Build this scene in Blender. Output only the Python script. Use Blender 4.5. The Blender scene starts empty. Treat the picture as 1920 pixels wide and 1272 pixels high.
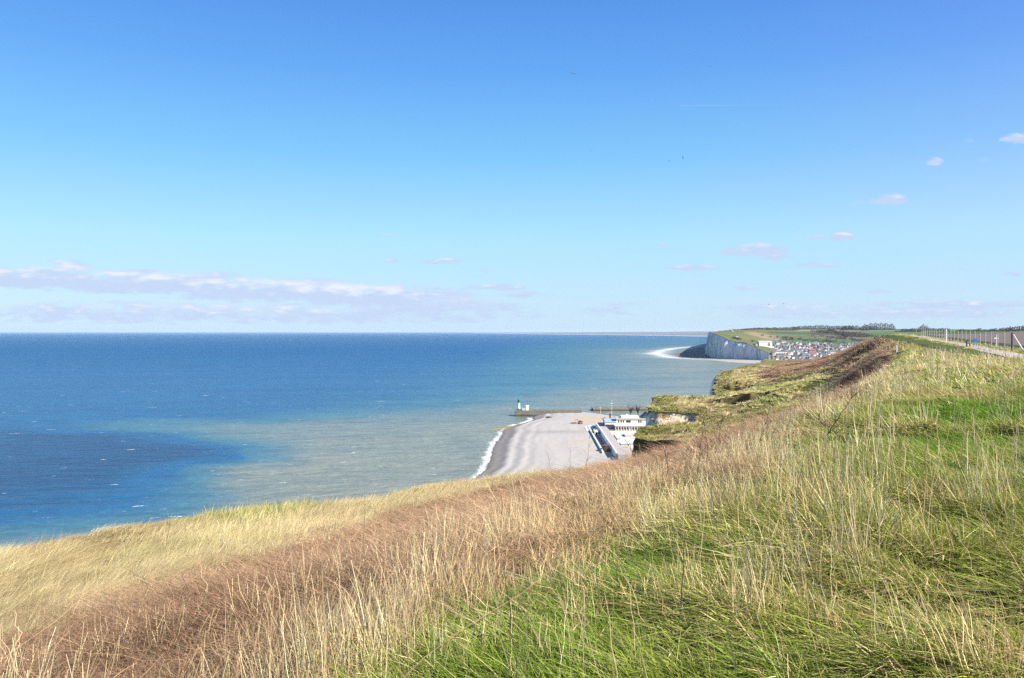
import bpy, math
import numpy as np
from math import radians, sin, cos, pi

RNG = np.random.default_rng(7)
sc = bpy.context.scene
H = 102.0            # eye height above the sea, metres
FPX = 1500.0
PITCH = math.atan(14 / 1500.0)

# ------------------------------------------------------------------ camera
cd = bpy.data.cameras.new('camera'); cam = bpy.data.objects.new('camera', cd)
sc.collection.objects.link(cam); sc.camera = cam
cd.sensor_width = 36; cd.lens = 36 * FPX / 1920; cd.clip_start = 0.05; cd.clip_end = 300000
cam.location = (0, 0, H); cam.rotation_euler = (pi / 2 - PITCH, 0, 0)
sc.view_settings.view_transform = 'Standard'; sc.view_settings.look = 'None'
sc.view_settings.exposure = 0.98; sc.view_settings.gamma = 1
sc.render.engine = 'CYCLES'
cy = sc.cycles
cy.max_bounces = 4; cy.diffuse_bounces = 2; cy.glossy_bounces = 2; cy.transmission_bounces = 2
cy.volume_bounces = 1; cy.transparent_max_bounces = 6; cy.use_denoising = False
cy.use_adaptive_sampling = True; cy.adaptive_threshold = .006; cy.caustics_reflective = False; cy.caustics_refractive = False

# ------------------------------------------------------------------ sun
SUN_AZ = math.atan2(0.87, -0.49)      # clockwise from +Y
SUN_EL = radians(37)
sl = bpy.data.lights.new('sun', 'SUN'); sun = bpy.data.objects.new('sun', sl)
sc.collection.objects.link(sun)
sl.energy = 5.0; sl.angle = radians(0.5); sl.color = (1.0, 0.93, 0.80)
sun.rotation_euler = (pi / 2 - SUN_EL, 0, pi - SUN_AZ)

# ------------------------------------------------------------------ node helper
class NT:
    def __init__(s, tree):
        s.t = tree; tree.nodes.clear()
    def n(s, typ, **kw):
        nd = s.t.nodes.new(typ)
        for k, v in kw.items():
            if k == 'inp':
                for a, b in v.items(): s.set(nd, a, b)
            else: setattr(nd, k, v)
        return nd
    def set(s, nd, key, val):
        if isinstance(val, bpy.types.NodeSocket): s.t.links.new(val, nd.inputs[key])
        else: nd.inputs[key].default_value = val
    def m(s, op, a, b=None, c=None, clamp=False):
        nd = s.n('ShaderNodeMath', operation=op); nd.use_clamp = clamp
        s.set(nd, 0, a)
        if b is not None: s.set(nd, 1, b)
        if c is not None: s.set(nd, 2, c)
        return nd.outputs[0]
    def mix(s, f, a, b, typ='MIX'):
        nd = s.n('ShaderNodeMix', data_type='RGBA', blend_type=typ); nd.clamp_factor = True
        s.set(nd, 0, f); s.set(nd, 6, a); s.set(nd, 7, b)
        return nd.outputs[2]
    def ss(s, x, lo, hi):
        nd = s.n('ShaderNodeMapRange', interpolation_type='SMOOTHSTEP')
        s.set(nd, 0, x); s.set(nd, 1, lo); s.set(nd, 2, hi); return nd.outputs[0]
    def noise(s, vec, scale, detail=4, rough=.55, dist=0):
        nd = s.n('ShaderNodeTexNoise'); nd.inputs['Scale'].default_value = scale
        nd.inputs['Detail'].default_value = detail; nd.inputs['Roughness'].default_value = rough
        nd.inputs['Distortion'].default_value = dist
        if vec is not None: s.set(nd, 'Vector', vec)
        return nd.outputs[0]
    def pos(s): return s.n('ShaderNodeNewGeometry').outputs['Position']
    def scale(s, vec, v):
        nd = s.n('ShaderNodeVectorMath', operation='MULTIPLY'); s.set(nd, 0, vec); s.set(nd, 1, v); return nd.outputs[0]

def C4(c): return (c[0], c[1], c[2], 1.0)

# ------------------------------------------------------------------ world: daylight sky with distant clouds
w = bpy.data.worlds.new('World'); sc.world = w; w.use_nodes = True
N = NT(w.node_tree)
sky = N.n('ShaderNodeTexSky', sky_type='NISHITA'); sky.sun_disc = False
sky.sun_elevation = SUN_EL; sky.sun_rotation = SUN_AZ
sky.altitude = 100; sky.air_density = 1.0; sky.dust_density = 0.35; sky.ozone_density = 2.4
tc = N.n('ShaderNodeTexCoord'); sep = N.n('ShaderNodeSeparateXYZ'); N.set(sep, 0, tc.outputs['Generated'])
dx, dy, dz = sep.outputs
dyc = N.m('MAXIMUM', dy, 0.05)
A = N.m('DIVIDE', dx, dyc); E = N.m('DIVIDE', dz, dyc)      # tangent of bearing and of elevation
hz = N.n('ShaderNodeHueSaturation'); N.set(hz, 'Color', sky.outputs[0]); hz.inputs['Hue'].default_value = 0.5
hz.inputs['Saturation'].default_value = 1.12; hz.inputs['Value'].default_value = 1.0
EL = N.m('DIVIDE', dz, N.m('SQRT', N.m('MULTIPLY_ADD', dx, dx, N.m('MULTIPLY', dy, dy))))
rmp = N.n('ShaderNodeValToRGB'); N.set(rmp, 0, N.m('MULTIPLY', EL, 1.25)); K_ = .11 * 2 ** .98
SK = [(0, (.52, .72, .93)), (.05, (.50, .74, .95)), (.14, (.42, .77, .985)), (.27, (.21, .58, .97)), (.40, (.12, .40, .93)), (.54, (.075, .28, .80)), (1, (.03, .13, .45))]
while len(rmp.color_ramp.elements) < len(SK): rmp.color_ramp.elements.new(.5)
for e_, (p_, c_) in zip(rmp.color_ramp.elements, SK): e_.position = p_; e_.color = C4([q * .5 for q in c_])
rs = N.n('ShaderNodeVectorMath', operation='SCALE'); N.set(rs, 0, rmp.outputs[0]); rs.inputs['Scale'].default_value = 2 / K_
skycol = N.mix(.88, hz.outputs[0], rs.outputs[0])
# a little more violet towards the sun's side
skycol = N.mix(N.m('MULTIPLY', N.ss(A, .0, .75), N.ss(EL, .02, .25)), skycol, N.mix(1.0, skycol, (1.18, .93, 1.0, 1), 'MULTIPLY'))
# clouds: (bearing, elevation, half width, half height, strength) of each bank, in tangents
def cl(px, py, rx, ry, s): return ((px - 960) / FPX, (622 - py) / FPX, rx / FPX, ry / FPX, s)
CL = [cl(130, 506, 62, 26, .8), cl(60, 524, 240, 30, 1.0), cl(300, 535, 260, 32, 1.0), cl(520, 550, 260, 33, 1.0),
      cl(700, 560, 220, 32, .95), cl(850, 576, 170, 22, .75), cl(250, 590, 460, 30, .62), cl(640, 592, 460, 28, .6),
      cl(830, 491, 58, 11, .75), cl(898, 508, 30, 6, .5), cl(930, 540, 78, 10, .8), cl(985, 554, 66, 9, .6),
      cl(735, 489, 22, 6, .45), cl(725, 442, 34, 8, .3), cl(1305, 503, 62, 9, .7), cl(1318, 518, 24, 5, .45),
      cl(1425, 472, 80, 20, .8), cl(1462, 482, 44, 9, .6), cl(1580, 445, 28, 12, 1.0), cl(1530, 446, 32, 9, .5), cl(1490, 446, 20, 6, .35),
      cl(1530, 498, 52, 8, .65), cl(1668, 377, 42, 17, .75), cl(1610, 383, 22, 8, .35), cl(1750, 304, 25, 12, .5),
      cl(1842, 302, 17, 9, .3), cl(1905, 262, 36, 15, .7), cl(1820, 265, 22, 12, .25), cl(1399, 541, 34, 8, .6),
      cl(1897, 516, 26, 6, .5), cl(1245, 460, 22, 5, .35), cl(1180, 570, 60, 8, .4), cl(1640, 548, 50, 6, .5),
      cl(1500, 578, 230, 10, .55), cl(1800, 572, 190, 12, .8), cl(1650, 590, 420, 16, .6), cl(1150, 585, 100, 14, .4)]
cv = N.n('ShaderNodeCombineXYZ', inp={0: A, 1: N.m('MULTIPLY', E, 3.2), 2: 0.0}).outputs[0]
n1 = N.noise(cv, 18, 6, .62); n2 = N.noise(cv, 44, 4, .5)
Aw = N.m('ADD', A, N.m('MULTIPLY', N.m('SUBTRACT', n1, .5), .018))
Ew = N.m('ADD', E, N.m('MULTIPLY', N.m('SUBTRACT', n2, .5), .008))
tot = hi = None
for (a0, e0, rx, ry, s) in CL:
    u = N.m('MULTIPLY', N.m('SUBTRACT', Aw, a0), 1 / rx)
    v0 = N.m('MULTIPLY', N.m('SUBTRACT', Ew, e0), 1 / ry)
    v = N.m('MAXIMUM', v0, N.m('MULTIPLY', v0, -1.5))          # flatter bases
    d = N.m('MULTIPLY_ADD', u, u, N.m('MULTIPLY', v, v))
    g = N.m('MULTIPLY', N.m('MAXIMUM', N.m('SUBTRACT', 1.0, d), 0.0), s)
    h = N.m('MULTIPLY', g, v0)
    tot = g if tot is None else N.m('MAXIMUM', tot, g)
    hi = h if hi is None else N.m('ADD', hi, h)
cvar = N.m('MULTIPLY_ADD', N.m('SUBTRACT', n1, .5), 2.0, N.m('MULTIPLY', N.m('SUBTRACT', n2, .5), 1.4))
dens = N.m('MULTIPLY', N.ss(N.m('ADD', tot, N.m('MULTIPLY', cvar, N.ss(tot, 0.0, .25))), .0, .72), .88)
front = N.ss(dy, .05, .3)
dens = N.m('MULTIPLY', dens, front)
lit = N.ss(N.m('ADD', N.m('MULTIPLY', hi, 1.0), N.m('MULTIPLY', N.m('SUBTRACT', n2, .5), 1.2)), .06, .75)
kk_ = .169 / K_
ccol = N.mix(lit, (3.4 * kk_, 4.1 * kk_, 5.5 * kk_, 1), (5.5 * kk_, 5.5 * kk_, 5.95 * kk_, 1))
# thin far veil low over the horizon and one old contrail
con = N.m('SUBTRACT', E, N.m('MULTIPLY_ADD', A, .0105, (622 - 200) / FPX - .2 * .0105))
conm = N.m('MULTIPLY', N.m('SUBTRACT', 1.0, N.ss(N.m('ABSOLUTE', con), 0.0, .0011)), N.m('MULTIPLY', N.ss(A, .2, .215), N.m('SUBTRACT', 1.0, N.ss(A, .25, .36))))
c1 = N.mix(dens, skycol, ccol)
c2 = N.mix(N.m('MULTIPLY', conm, .09), c1, (5 * kk_, 5.6 * kk_, 6 * kk_, 1))
bg = N.n('ShaderNodeBackground', inp={'Color': c2, 'Strength': 0.11})
out = N.n('ShaderNodeOutputWorld', inp={'Surface': bg.outputs[0]})
w.cycles.sampling_method = 'MANUAL'; w.cycles.sample_map_resolution = 512

# ================================================================== numpy noise
def _hash(ix, iy, seed):
    h = (ix.astype(np.int64) * 374761393 + iy.astype(np.int64) * 668265263 + seed * 1274126177) & 0xffffffff
    h = ((h ^ (h >> 13)) * 1274126177) & 0xffffffff
    return ((h ^ (h >> 16)) & 0xffffff) / float(0xffffff)
def vn(x, y, seed=0):
    x = np.asarray(x, float); y = np.asarray(y, float)
    ix = np.floor(x); iy = np.floor(y); fx = x - ix; fy = y - iy
    fx = fx * fx * (3 - 2 * fx); fy = fy * fy * (3 - 2 * fy)
    a = _hash(ix, iy, seed); b = _hash(ix + 1, iy, seed); c = _hash(ix, iy + 1, seed); d = _hash(ix + 1, iy + 1, seed)
    return (a + (b - a) * fx) * (1 - fy) + (c + (d - c) * fx) * fy
def fbm(x, y, seed=0, oct=4, g=.5):
    s = 0; a = 1; t = 0
    for i in range(oct):
        s = s + a * (vn(x * 2**i + 17.3 * i, y * 2**i - 9.1 * i, seed + i) - .5); t += a; a *= g
    return s / t * 2
def sstep(x, lo, hi):
    t = np.clip((x - lo) / (hi - lo), 0, 1); return t * t * (3 - 2 * t)
def lerp(a, b, t): return a + (b - a) * t
def cmix(a, b, t):
    a = np.asarray(a, float); b = np.asarray(b, float); return a + (b - a) * np.asarray(t)[..., None]

# ================================================================== terrain functions
# cliff edge of the near headland: (Y, X, metres below the eye)
EDGE = [(-40, -34, 6), (0, -30, 6.2), (14, -24, 6.6), (22, -20.4, 7.0), (28, -17.9, 7.5), (33, -16.7, 8.0), (38, -14.2, 8.5), (44, -9.4, 9.3),
        (50, -6.7, 9.8), (57, -4.2, 10.3), (65, 1.7, 11.05), (74, 9.4, 11.6), (80, 12.2, 12.0), (84, 16.5, 12.4), (89, 21.0, 12.7), (95, 22.6, 12.8),
        (103, 21.0, 13.1), (112, 17.3, 13.7), (118, 18.0, 14.0), (124, 21.2, 14.1), (134, 28.5, 14.7), (142, 32.6, 15.2), (147, 34.2, 15.4), (151.5, 35.4, 15.5), (153, 34.2, 15.5),
        (154.3, 28.9, 15.5), (157, 27.8, 15.5), (162, 28.4, 15.4), (168, 29.3, 15.4), (190, 33.2, 16.2), (198, 37, 16.4), (212, 52, 17.2), (225, 58, 17.6), (245, 62, 17.5), (290, 74, 17.2), (336, 86.5, 17.5),
        (380, 104, 18.2), (440, 128, 18.5), (560, 179, 18.9), (680, 236, 40), (800, 304, 80), (1000, 420, 96)]
EDGE = np.array(EDGE, float); EDGE[:, 2] += .32; EDGE[:, 2] += np.interp(EDGE[:, 0], [50, 65, 74, 90, 96, 103, 112, 134, 147, 150, 162, 170], [0, .45, 1.0, 1.3, .8, .3, .55, .45, 0, -.75, -.75, 0])
RIDGE = np.array([(-40, -14, 1.7), (0, -2.6, 1.7), (4, -.7, 1.7), (6, .3, 1.7), (8.6, 1.6, 1.7), (12.3, 4.0, 1.72), (26, 11, 1.75), (45, 21.2, 1.9), (67, 32.5, 1.8), (80, 38.5, 2.1),
                  (100, 48, 1.9), (140, 66, 1.4), (200, 93, .6), (250, 114, .4), (300, 135, 1.6), (350, 152, 5.2), (400, 168, 8.6), (500, 205, 13.5), (600, 245, 30), (800, 330, 70), (1000, 430, 95)], float); RIDGE[:, 2] += .28
def cint(Y, T, col, k):
    Y = np.asarray(Y, float); s = 0
    for q in (-1, -.5, 0, .5, 1): s = s + np.interp(Y + q * k * (0.4 + np.abs(Y) * .012), T[:, 0], T[:, col])
    return s / 5
def XCf(Y):
    Y = np.asarray(Y, float)
    x = cint(Y, EDGE, 1, .35)
    amp = np.interp(Y, [0, 30, 100, 300], [.5, .5, .7, 2.0])
    return x + amp * fbm(Y * .23, Y * 0 + 3.3, 41, 4) + .25 * fbm(Y * 1.3, Y * 0, 44, 2)
def XRf(Y): return cint(Y, RIDGE, 1, 3) + np.interp(Y, [0, 10, 60], [0, .3, 1.2]) * fbm(np.asarray(Y) * .09, np.asarray(Y) * 0 + 8, 61, 2)
def ter(X, Y, bumps=True):
    X = np.asarray(X, float); Y = np.asarray(Y, float)
    xr = XRf(Y); xc = XCf(Y); v = (xr - X) / (xr - xc)
    dR = cint(Y, RIDGE, 2, 3); dC = cint(Y, EDGE, 2, 1.5)
    w_ = .045; vs = np.where(v > .5, v, w_ * np.logaddexp(0, np.clip(v, -3, .6) / w_))
    vs = np.clip(vs, 0, 1.15)
    k = np.interp(Y, [0, 10, 20, 40, 80, 160], [1.4, 1.6, 2.1, 2.7, 2.8, 2.8])
    h = (1 - np.exp(-k * vs)) / (1 - np.exp(-k))
    pl = np.interp(Y, [0, 60, 80, 130, 175, 250, 600, 1500], [1.95, 1.9, 1.65, 1.15, .78, .6, 1.0, -1.0])
    s = np.maximum(X - xr, 0)
    dP = dR + (pl - dR) * sstep(s, 0, np.interp(Y, [0, 100, 300, 600], [8, 30, 70, 150]))
    d = dP + (dC - dR) * h
    if bumps:
        sl_ = np.clip(v * 4, 0, 1) * np.clip((Y - 8) / 20, 0, 1)
        d = d + .10 * fbm(X * .8, Y * .8, 5, 3) * np.clip(1.5 - Y / 90, 0, 1) + .07 * fbm(X * 2.1, Y * 2.1, 4, 2) * np.clip(1.3 - Y / 30, 0, 1)
        d = d + .30 * fbm(X * .13, Y * .13, 6, 3) * np.clip(Y / 25 - .2, 0, 1) * np.where(v < 0, np.exp(v * 6), 1)
        d = d + sl_ * np.clip((Y - 90) / 60, 0, 1) * (.35 * np.abs(fbm(X * .3, Y * .2, 13, 3))) + sl_ * np.clip((Y - 60) / 60, 0, 1) * 1.7 * fbm(X * .06, Y * .045, 9, 4)
        # eroded scarp on the second cape and a shaded gully above the third
        q = (X - 45.5) * .28 + (Y - 161); al = (X - 45.5)
        d = d + 2.4 * np.exp(-(al / 5.0)**2) * np.exp(-np.where(q > 0, (q / .9)**2, (q / 6.)**2))
        q = (Y - 268) - (X - 76) * .9
        d = d + 3.2 * np.exp(-((X - 74) / 9.)**2) * np.exp(-np.where(q > 0, (q / 2.5)**2, (q / 14.)**2))
        q = (Y - 205) - (X - 70) * 1.2
        d = d + 1.6 * np.exp(-((X - 70) / 7.)**2) * np.exp(-np.where(q > 0, (q / 1.5)**2, (q / 9.)**2))
    return H - d
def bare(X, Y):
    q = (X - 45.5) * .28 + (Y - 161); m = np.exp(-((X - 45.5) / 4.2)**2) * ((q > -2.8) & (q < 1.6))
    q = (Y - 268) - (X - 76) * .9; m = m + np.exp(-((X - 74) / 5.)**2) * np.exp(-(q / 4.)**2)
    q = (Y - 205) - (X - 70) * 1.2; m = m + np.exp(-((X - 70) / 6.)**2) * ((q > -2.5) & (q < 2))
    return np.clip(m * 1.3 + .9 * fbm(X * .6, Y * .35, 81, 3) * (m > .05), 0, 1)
def vof(X, Y):
    xr = XRf(Y); return (xr - X) / (xr - XCf(Y))

def ray(px, py):
    xc = (px - 960) / FPX; yc = (636 - py) / FPX; c, s = math.cos(PITCH), math.sin(PITCH)
    return np.array([xc, c + yc * s, -s + yc * c])
def at(px, py, fn=None, y0=3.0, y1=900.0):
    """ground point seen in a direction; used once to site real objects"""
    fn = fn or ter; d = ray(px, py); d = d / d[1]
    Ys = np.exp(np.linspace(math.log(y0), math.log(y1), 4000)); X = d[0] * Ys; Z = H + d[2] * Ys
    g = fn(X, Ys)
    i = np.argmax(Z < g)
    if Z[i] >= g[i]: i = len(Ys) - 1
    return float(X[i]), float(Ys[i]), float(g[i])
def atz(px, py, z):
    d = ray(px, py); t = (z - H) / d[2]; return d[0] * t, d[1] * t

# ================================================================== mesh helpers
def mesh(name, V, Fq, mats, attrs=None, smooth=False, midx=None):
    me = bpy.data.meshes.new(name); V = np.asarray(V, np.float32).reshape(-1, 3); Fq = np.asarray(Fq, np.int32)
    nf, k = Fq.shape
    me.vertices.add(len(V)); me.vertices.foreach_set('co', V.ravel())
    me.loops.add(nf * k); me.loops.foreach_set('vertex_index', Fq.ravel())
    me.polygons.add(nf); me.polygons.foreach_set('loop_start', np.arange(0, nf * k, k, dtype=np.int32))
    if smooth: me.polygons.foreach_set('use_smooth', np.ones(nf, bool))
    for m_ in (mats if isinstance(mats, (list, tuple)) else [mats]): me.materials.append(m_)
    if midx is not None: me.polygons.foreach_set('material_index', np.asarray(midx, np.int32))
    for k_, a in (attrs or {}).items():
        a = np.asarray(a, np.float32)
        if a.ndim == 1:
            at_ = me.attributes.new(k_, 'FLOAT', 'POINT'); at_.data.foreach_set('value', a)
        else:
            at_ = me.attributes.new(k_, 'FLOAT_COLOR', 'POINT')
            at_.data.foreach_set('color', np.concatenate([a, np.ones((len(a), 1), np.float32)], 1).ravel())
    me.update(calc_edges=True); me.validate()
    return me
def link(name, me, parent=None, **kw):
    o = bpy.data.objects.new(name, me); sc.collection.objects.link(o)
    if parent: o.parent = parent
    for k, v in kw.items(): o[k] = v
    return o
def grid_faces(nr, nc, flip=False):
    i = np.arange(nr - 1)[:, None] * nc + np.arange(nc - 1)[None, :]
    f = np.stack([i, i + 1, i + nc + 1, i + nc], -1).reshape(-1, 4)
    return f[:, ::-1] if flip else f
class MB:
    """collects boxes, prisms and tubes into one mesh"""
    def __init__(s): s.v = []; s.f = []; s.m = []
    def add(s, V, F, mi=0):
        b = len(s.v); s.v += [tuple(map(float, p)) for p in V]
        for f in F: s.f.append([b + i for i in f]); s.m.append(mi)
    def box(s, x0, x1, y0, y1, z0, z1, mi=0, rz=0, c=(0, 0)):
        V = [(x, y, z) for z in (z0, z1) for x, y in ((x0, y0), (x1, y0), (x1, y1), (x0, y1))]
        if rz:
            V = [(c[0] + (x - c[0]) * cos(rz) - (y - c[1]) * sin(rz), c[1] + (x - c[0]) * sin(rz) + (y - c[1]) * cos(rz), z) for x, y, z in V]
        s.add(V, [(3, 2, 1, 0), (4, 5, 6, 7), (0, 1, 5, 4), (1, 2, 6, 5), (2, 3, 7, 6), (3, 0, 4, 7)], mi)
    def tube(s, pts, rad, n=6, mi=0):
        pts = np.asarray(pts, float); rad = np.broadcast_to(rad, (len(pts),)); V = []
        for i, p in enumerate(pts):
            d = pts[min(i + 1, len(pts) - 1)] - pts[max(i - 1, 0)]; d = d / (np.linalg.norm(d) + 1e-9)
            a = np.cross(d, (0, 0, 1) if abs(d[2]) < .9 else (1, 0, 0)); a /= np.linalg.norm(a); b = np.cross(d, a)
            for k in range(n): V.append(p + rad[i] * (a * cos(2 * pi * k / n) + b * sin(2 * pi * k / n)))
        F = [(i * n + k, i * n + (k + 1) % n, (i + 1) * n + (k + 1) % n, (i + 1) * n + k) for i in range(len(pts) - 1) for k in range(n)]
        F += [tuple(range(n))[::-1], tuple((len(pts) - 1) * n + k for k in range(n))]
        s.add(V, F, mi)
    def gable(s, x0, x1, y0, y1, z0, z1, mi=0, axis='x', over=0.0, hip=0.0):
        if axis == 'x':
            ym = (y0 + y1) / 2
            V = [(x0 - over, y0 - over, z0), (x1 + over, y0 - over, z0), (x1 + over, y1 + over, z0), (x0 - over, y1 + over, z0), (x0 - over + hip, ym, z1), (x1 + over - hip, ym, z1)]
            F = [(0, 1, 5, 4), (2, 3, 4, 5), (1, 2, 5), (3, 0, 4), (3, 2, 1, 0)]
        else:
            xm = (x0 + x1) / 2
            V = [(x0 - over, y0 - over, z0), (x1 + over, y0 - over, z0), (x1 + over, y1 + over, z0), (x0 - over, y1 + over, z0), (xm, y0 - over + hip, z1), (xm, y1 + over - hip, z1)]
            F = [(1, 2, 5, 4), (3, 0, 4, 5), (0, 1, 4), (2, 3, 5), (3, 2, 1, 0)]
        s.add(V, F, mi)
    def me(s, name, mats):
        me = bpy.data.meshes.new(name); me.from_pydata(s.v, [], s.f)
        for m_ in (mats if isinstance(mats, (list, tuple)) else [mats]): me.materials.append(m_)
        me.polygons.foreach_set('material_index', s.m); me.update(); return me
    def build(s, name, mats, parent=None, **kw): return link(name, s.me(name, mats), parent, **kw)
def empty(name, loc, **kw):
    o = bpy.data.objects.new(name, None); o.location = loc; o.empty_display_size = .2; sc.collection.objects.link(o)
    for k, v in kw.items(): o[k] = v
    return o

# ================================================================== materials
def pmat(name, col, rough=.8, var=.12, scale=3.0, bump=.0, metallic=0, attr=None, spec=.3):
    m = bpy.data.materials.new(name); m.use_nodes = True; N = NT(m.node_tree)
    p = N.pos()
    base = N.n('ShaderNodeAttribute', attribute_name=attr).outputs['Color'] if attr else tuple(col)
    n_ = N.noise(p, scale, 5, .6)
    f = N.m('MULTIPLY_ADD', N.m('SUBTRACT', n_, .5), var * 2.4, 1.0)
    cc = N.n('ShaderNodeVectorMath', operation='SCALE'); N.set(cc, 0, base); N.set(cc, 'Scale', f)
    b = N.n('ShaderNodeBsdfPrincipled', inp={'Base Color': cc.outputs[0], 'Roughness': rough, 'Metallic': metallic})
    b.inputs['Specular IOR Level'].default_value = spec
    if bump:
        bp = N.n('ShaderNodeBump', inp={'Height': n_, 'Strength': 1.0, 'Distance': bump}); N.set(b, 'Normal', bp.outputs[0])
    N.n('ShaderNodeOutputMaterial', inp={'Surface': b.outputs[0]})
    return m
M_ground = pmat('turf_soil', None, .95, .25, 2.2, .06, attr='col', spec=.1)
M_far = pmat('far_land', None, .95, .22, .02, 0, attr='col', spec=.05)
M_path = pmat('pale_gravel', (.42, .37, .31), .9, .12, 1.5, .02)
M_white = pmat('white_paint', (.78, .77, .74), .6, .05, 1.0)
M_stone = pmat('harbour_stone', (.20, .18, .15), .9, .25, .35, .05)
M_wood = pmat('weathered_wood', (.46, .42, .35), .85, .25, 6, .004)
M_darkwood = pmat('dark_wood', (.10, .085, .075), .8, .25, 6, .004)
M_blue = pmat('blue_enamel', (.04, .19, .45), .5, .06, 4)
M_green = pmat('green_paint', (.01, .22, .13), .45, .08, 2)
M_glass = pmat('dark_window', (.03, .04, .055), .15, .1, 1, spec=.6)
M_grey = pmat('grey_metal', (.28, .29, .30), .5, .1, 4, metallic=.3)
M_orange = pmat('rusty_orange', (.30, .11, .045), .7, .2, 2)
M_yellow = pmat('yellow_paint', (.50, .38, .08), .6, .1, 2)
M_asphalt = pmat('asphalt', (.20, .20, .21), .9, .2, .6)
M_pave = pmat('pinkish_paving', (.40, .36, .34), .9, .12, .4)
M_gull = pmat('gull_feathers', (.62, .62, .62), .8, .1, 8)
M_darkbird = pmat('dark_feathers', (.06, .06, .06), .8, .1, 8)

def chalk_mat(name, rust=1.0, sc_=1.0, pale=0):
    # pale: far cliff with the shade of tall vertical crevices painted into the colour
    m = bpy.data.materials.new(name); m.use_nodes = True; N = NT(m.node_tree)
    p = N.pos(); sv = N.scale(p, (1, 1, .35)); n_ = N.noise(sv, .25 * sc_, 7, .65, .4); fine = N.noise(p, 1.5 * sc_, 6, .7)
    band = N.noise(N.scale(p, (.05, .05, 1)), .35 * sc_, 4, .6)
    c = N.mix(N.ss(n_, .40, .66), (.78, .77, .74, 1) if pale else (.80, .78, .72, 1), (.58, .57, .54, 1) if pale else (.52, .48, .40, 1))
    c = N.mix(N.m('MULTIPLY', N.ss(band, .52, .64), .2 if pale else .45), c, (.42, .38, .32, 1))
    c = N.mix(N.m('MULTIPLY', N.ss(fine, .55, .72), .3 if pale else .55), c, (.30, .25, .18, 1))
    if pale:
        st = N.noise(N.scale(p, (1, 1, .08)), .075, 6, .75); c = N.mix(N.m('MULTIPLY', N.ss(st, .50, .62), .75), c, (.30, .29, .28, 1))
    else:
        vo = N.n('ShaderNodeTexVoronoi', feature='DISTANCE_TO_EDGE', inp={'Vector': N.scale(p, (1, 1, 1.3)), 'Scale': 1.7}).outputs['Distance']
        rb = N.n('ShaderNodeAttribute', attribute_name='rubble').outputs['Fac']
        rc = N.mix(N.ss(n_, .42, .60), (.72, .62, .46, 1), (.50, .33, .17, 1)); rc = N.mix(N.ss(vo, .0, .09), (.22, .14, .08, 1), rc)
        c = N.mix(rb, c, rc)
    dep = N.n('ShaderNodeAttribute', attribute_name='depth').outputs['Fac']      # metres below the turf
    dn = N.m('ADD', dep, N.m('MULTIPLY', N.m('SUBTRACT', fine, .5), 2.2 * rust))
    c = N.mix(N.m('SUBTRACT', 1.0, N.ss(dn, .3 * rust, 1.7 * rust)), c, (.075, .042, .025, 1))
    b = N.n('ShaderNodeBsdfPrincipled', inp={'Base Color': c, 'Roughness': .95}); b.inputs['Specular IOR Level'].default_value = .1
    bp = N.n('ShaderNodeBump', inp={'Height': N.m('ADD', n_, N.m('MULTIPLY', fine, .4)), 'Strength': 1.0, 'Distance': .8 / sc_}); N.set(b, 'Normal', bp.outputs[0])
    N.n('ShaderNodeOutputMaterial', inp={'Surface': b.outputs[0]}); return m
M_chalk = chalk_mat('chalk_cliff', 1.0, 1.6)
M_chalkfar = chalk_mat('far_chalk_cliff', 1.3, .12, 1.0)

# ================================================================== zone weights on the near headland
VB = np.array([(0, .30), (7, .31), (10, .35), (14, .42), (20, .49), (28, .54), (40, .58), (60, .62), (75, .58), (95, .38), (110, .22), (130, .10), (160, .02)])
def zones(X, Y):
    """0..1 weights: green, straw, bramble, beige, capegrass, brownfield"""
    v = vof(X, Y); n = fbm(X * .5, Y * .5, 21, 4); nb = fbm(X * .09, Y * .09, 25, 4); vb = np.interp(Y, VB[:, 0], VB[:, 1])
    ve = v + n * .06 * np.clip(30 / (Y + 10), .3, 1.2) + nb * .04
    green = 1 - sstep(ve, -.03, .04)
    bram = sstep(ve, .015, .07) * (1 - sstep(ve, vb - .05, vb + .05))
    straw = np.exp(-((ve - .045) / .055)**2)
    low = sstep(ve, vb - .05, vb + .05)
    beige = low * (1 - .75 * sstep(Y, 60, 120)); cape = low * .75 * sstep(Y, 60, 120)
    # dead bracken and bramble on the shelf in the middle distance
    bf = sstep(Y, 235, 290) * (1 - sstep(np.abs(ve - .30), .34, .46)) * sstep(nb + .9 - (ve - .2) * .6, .4, .6)
    steep = sstep(Y, 90, 140) * (1 - sstep(np.abs(ve - .08), .10, .17)) * (1 - sstep(Y, 420, 470))
    bf = np.clip(bf + .8 * steep * sstep(nb, -.35, .0), 0, 1)
    for a in (beige, cape): a *= (1 - bf)
    return dict(v=v, green=green, bram=bram, straw=straw, beige=beige, cape=cape, bf=bf, n=n, nb=nb)
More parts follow.
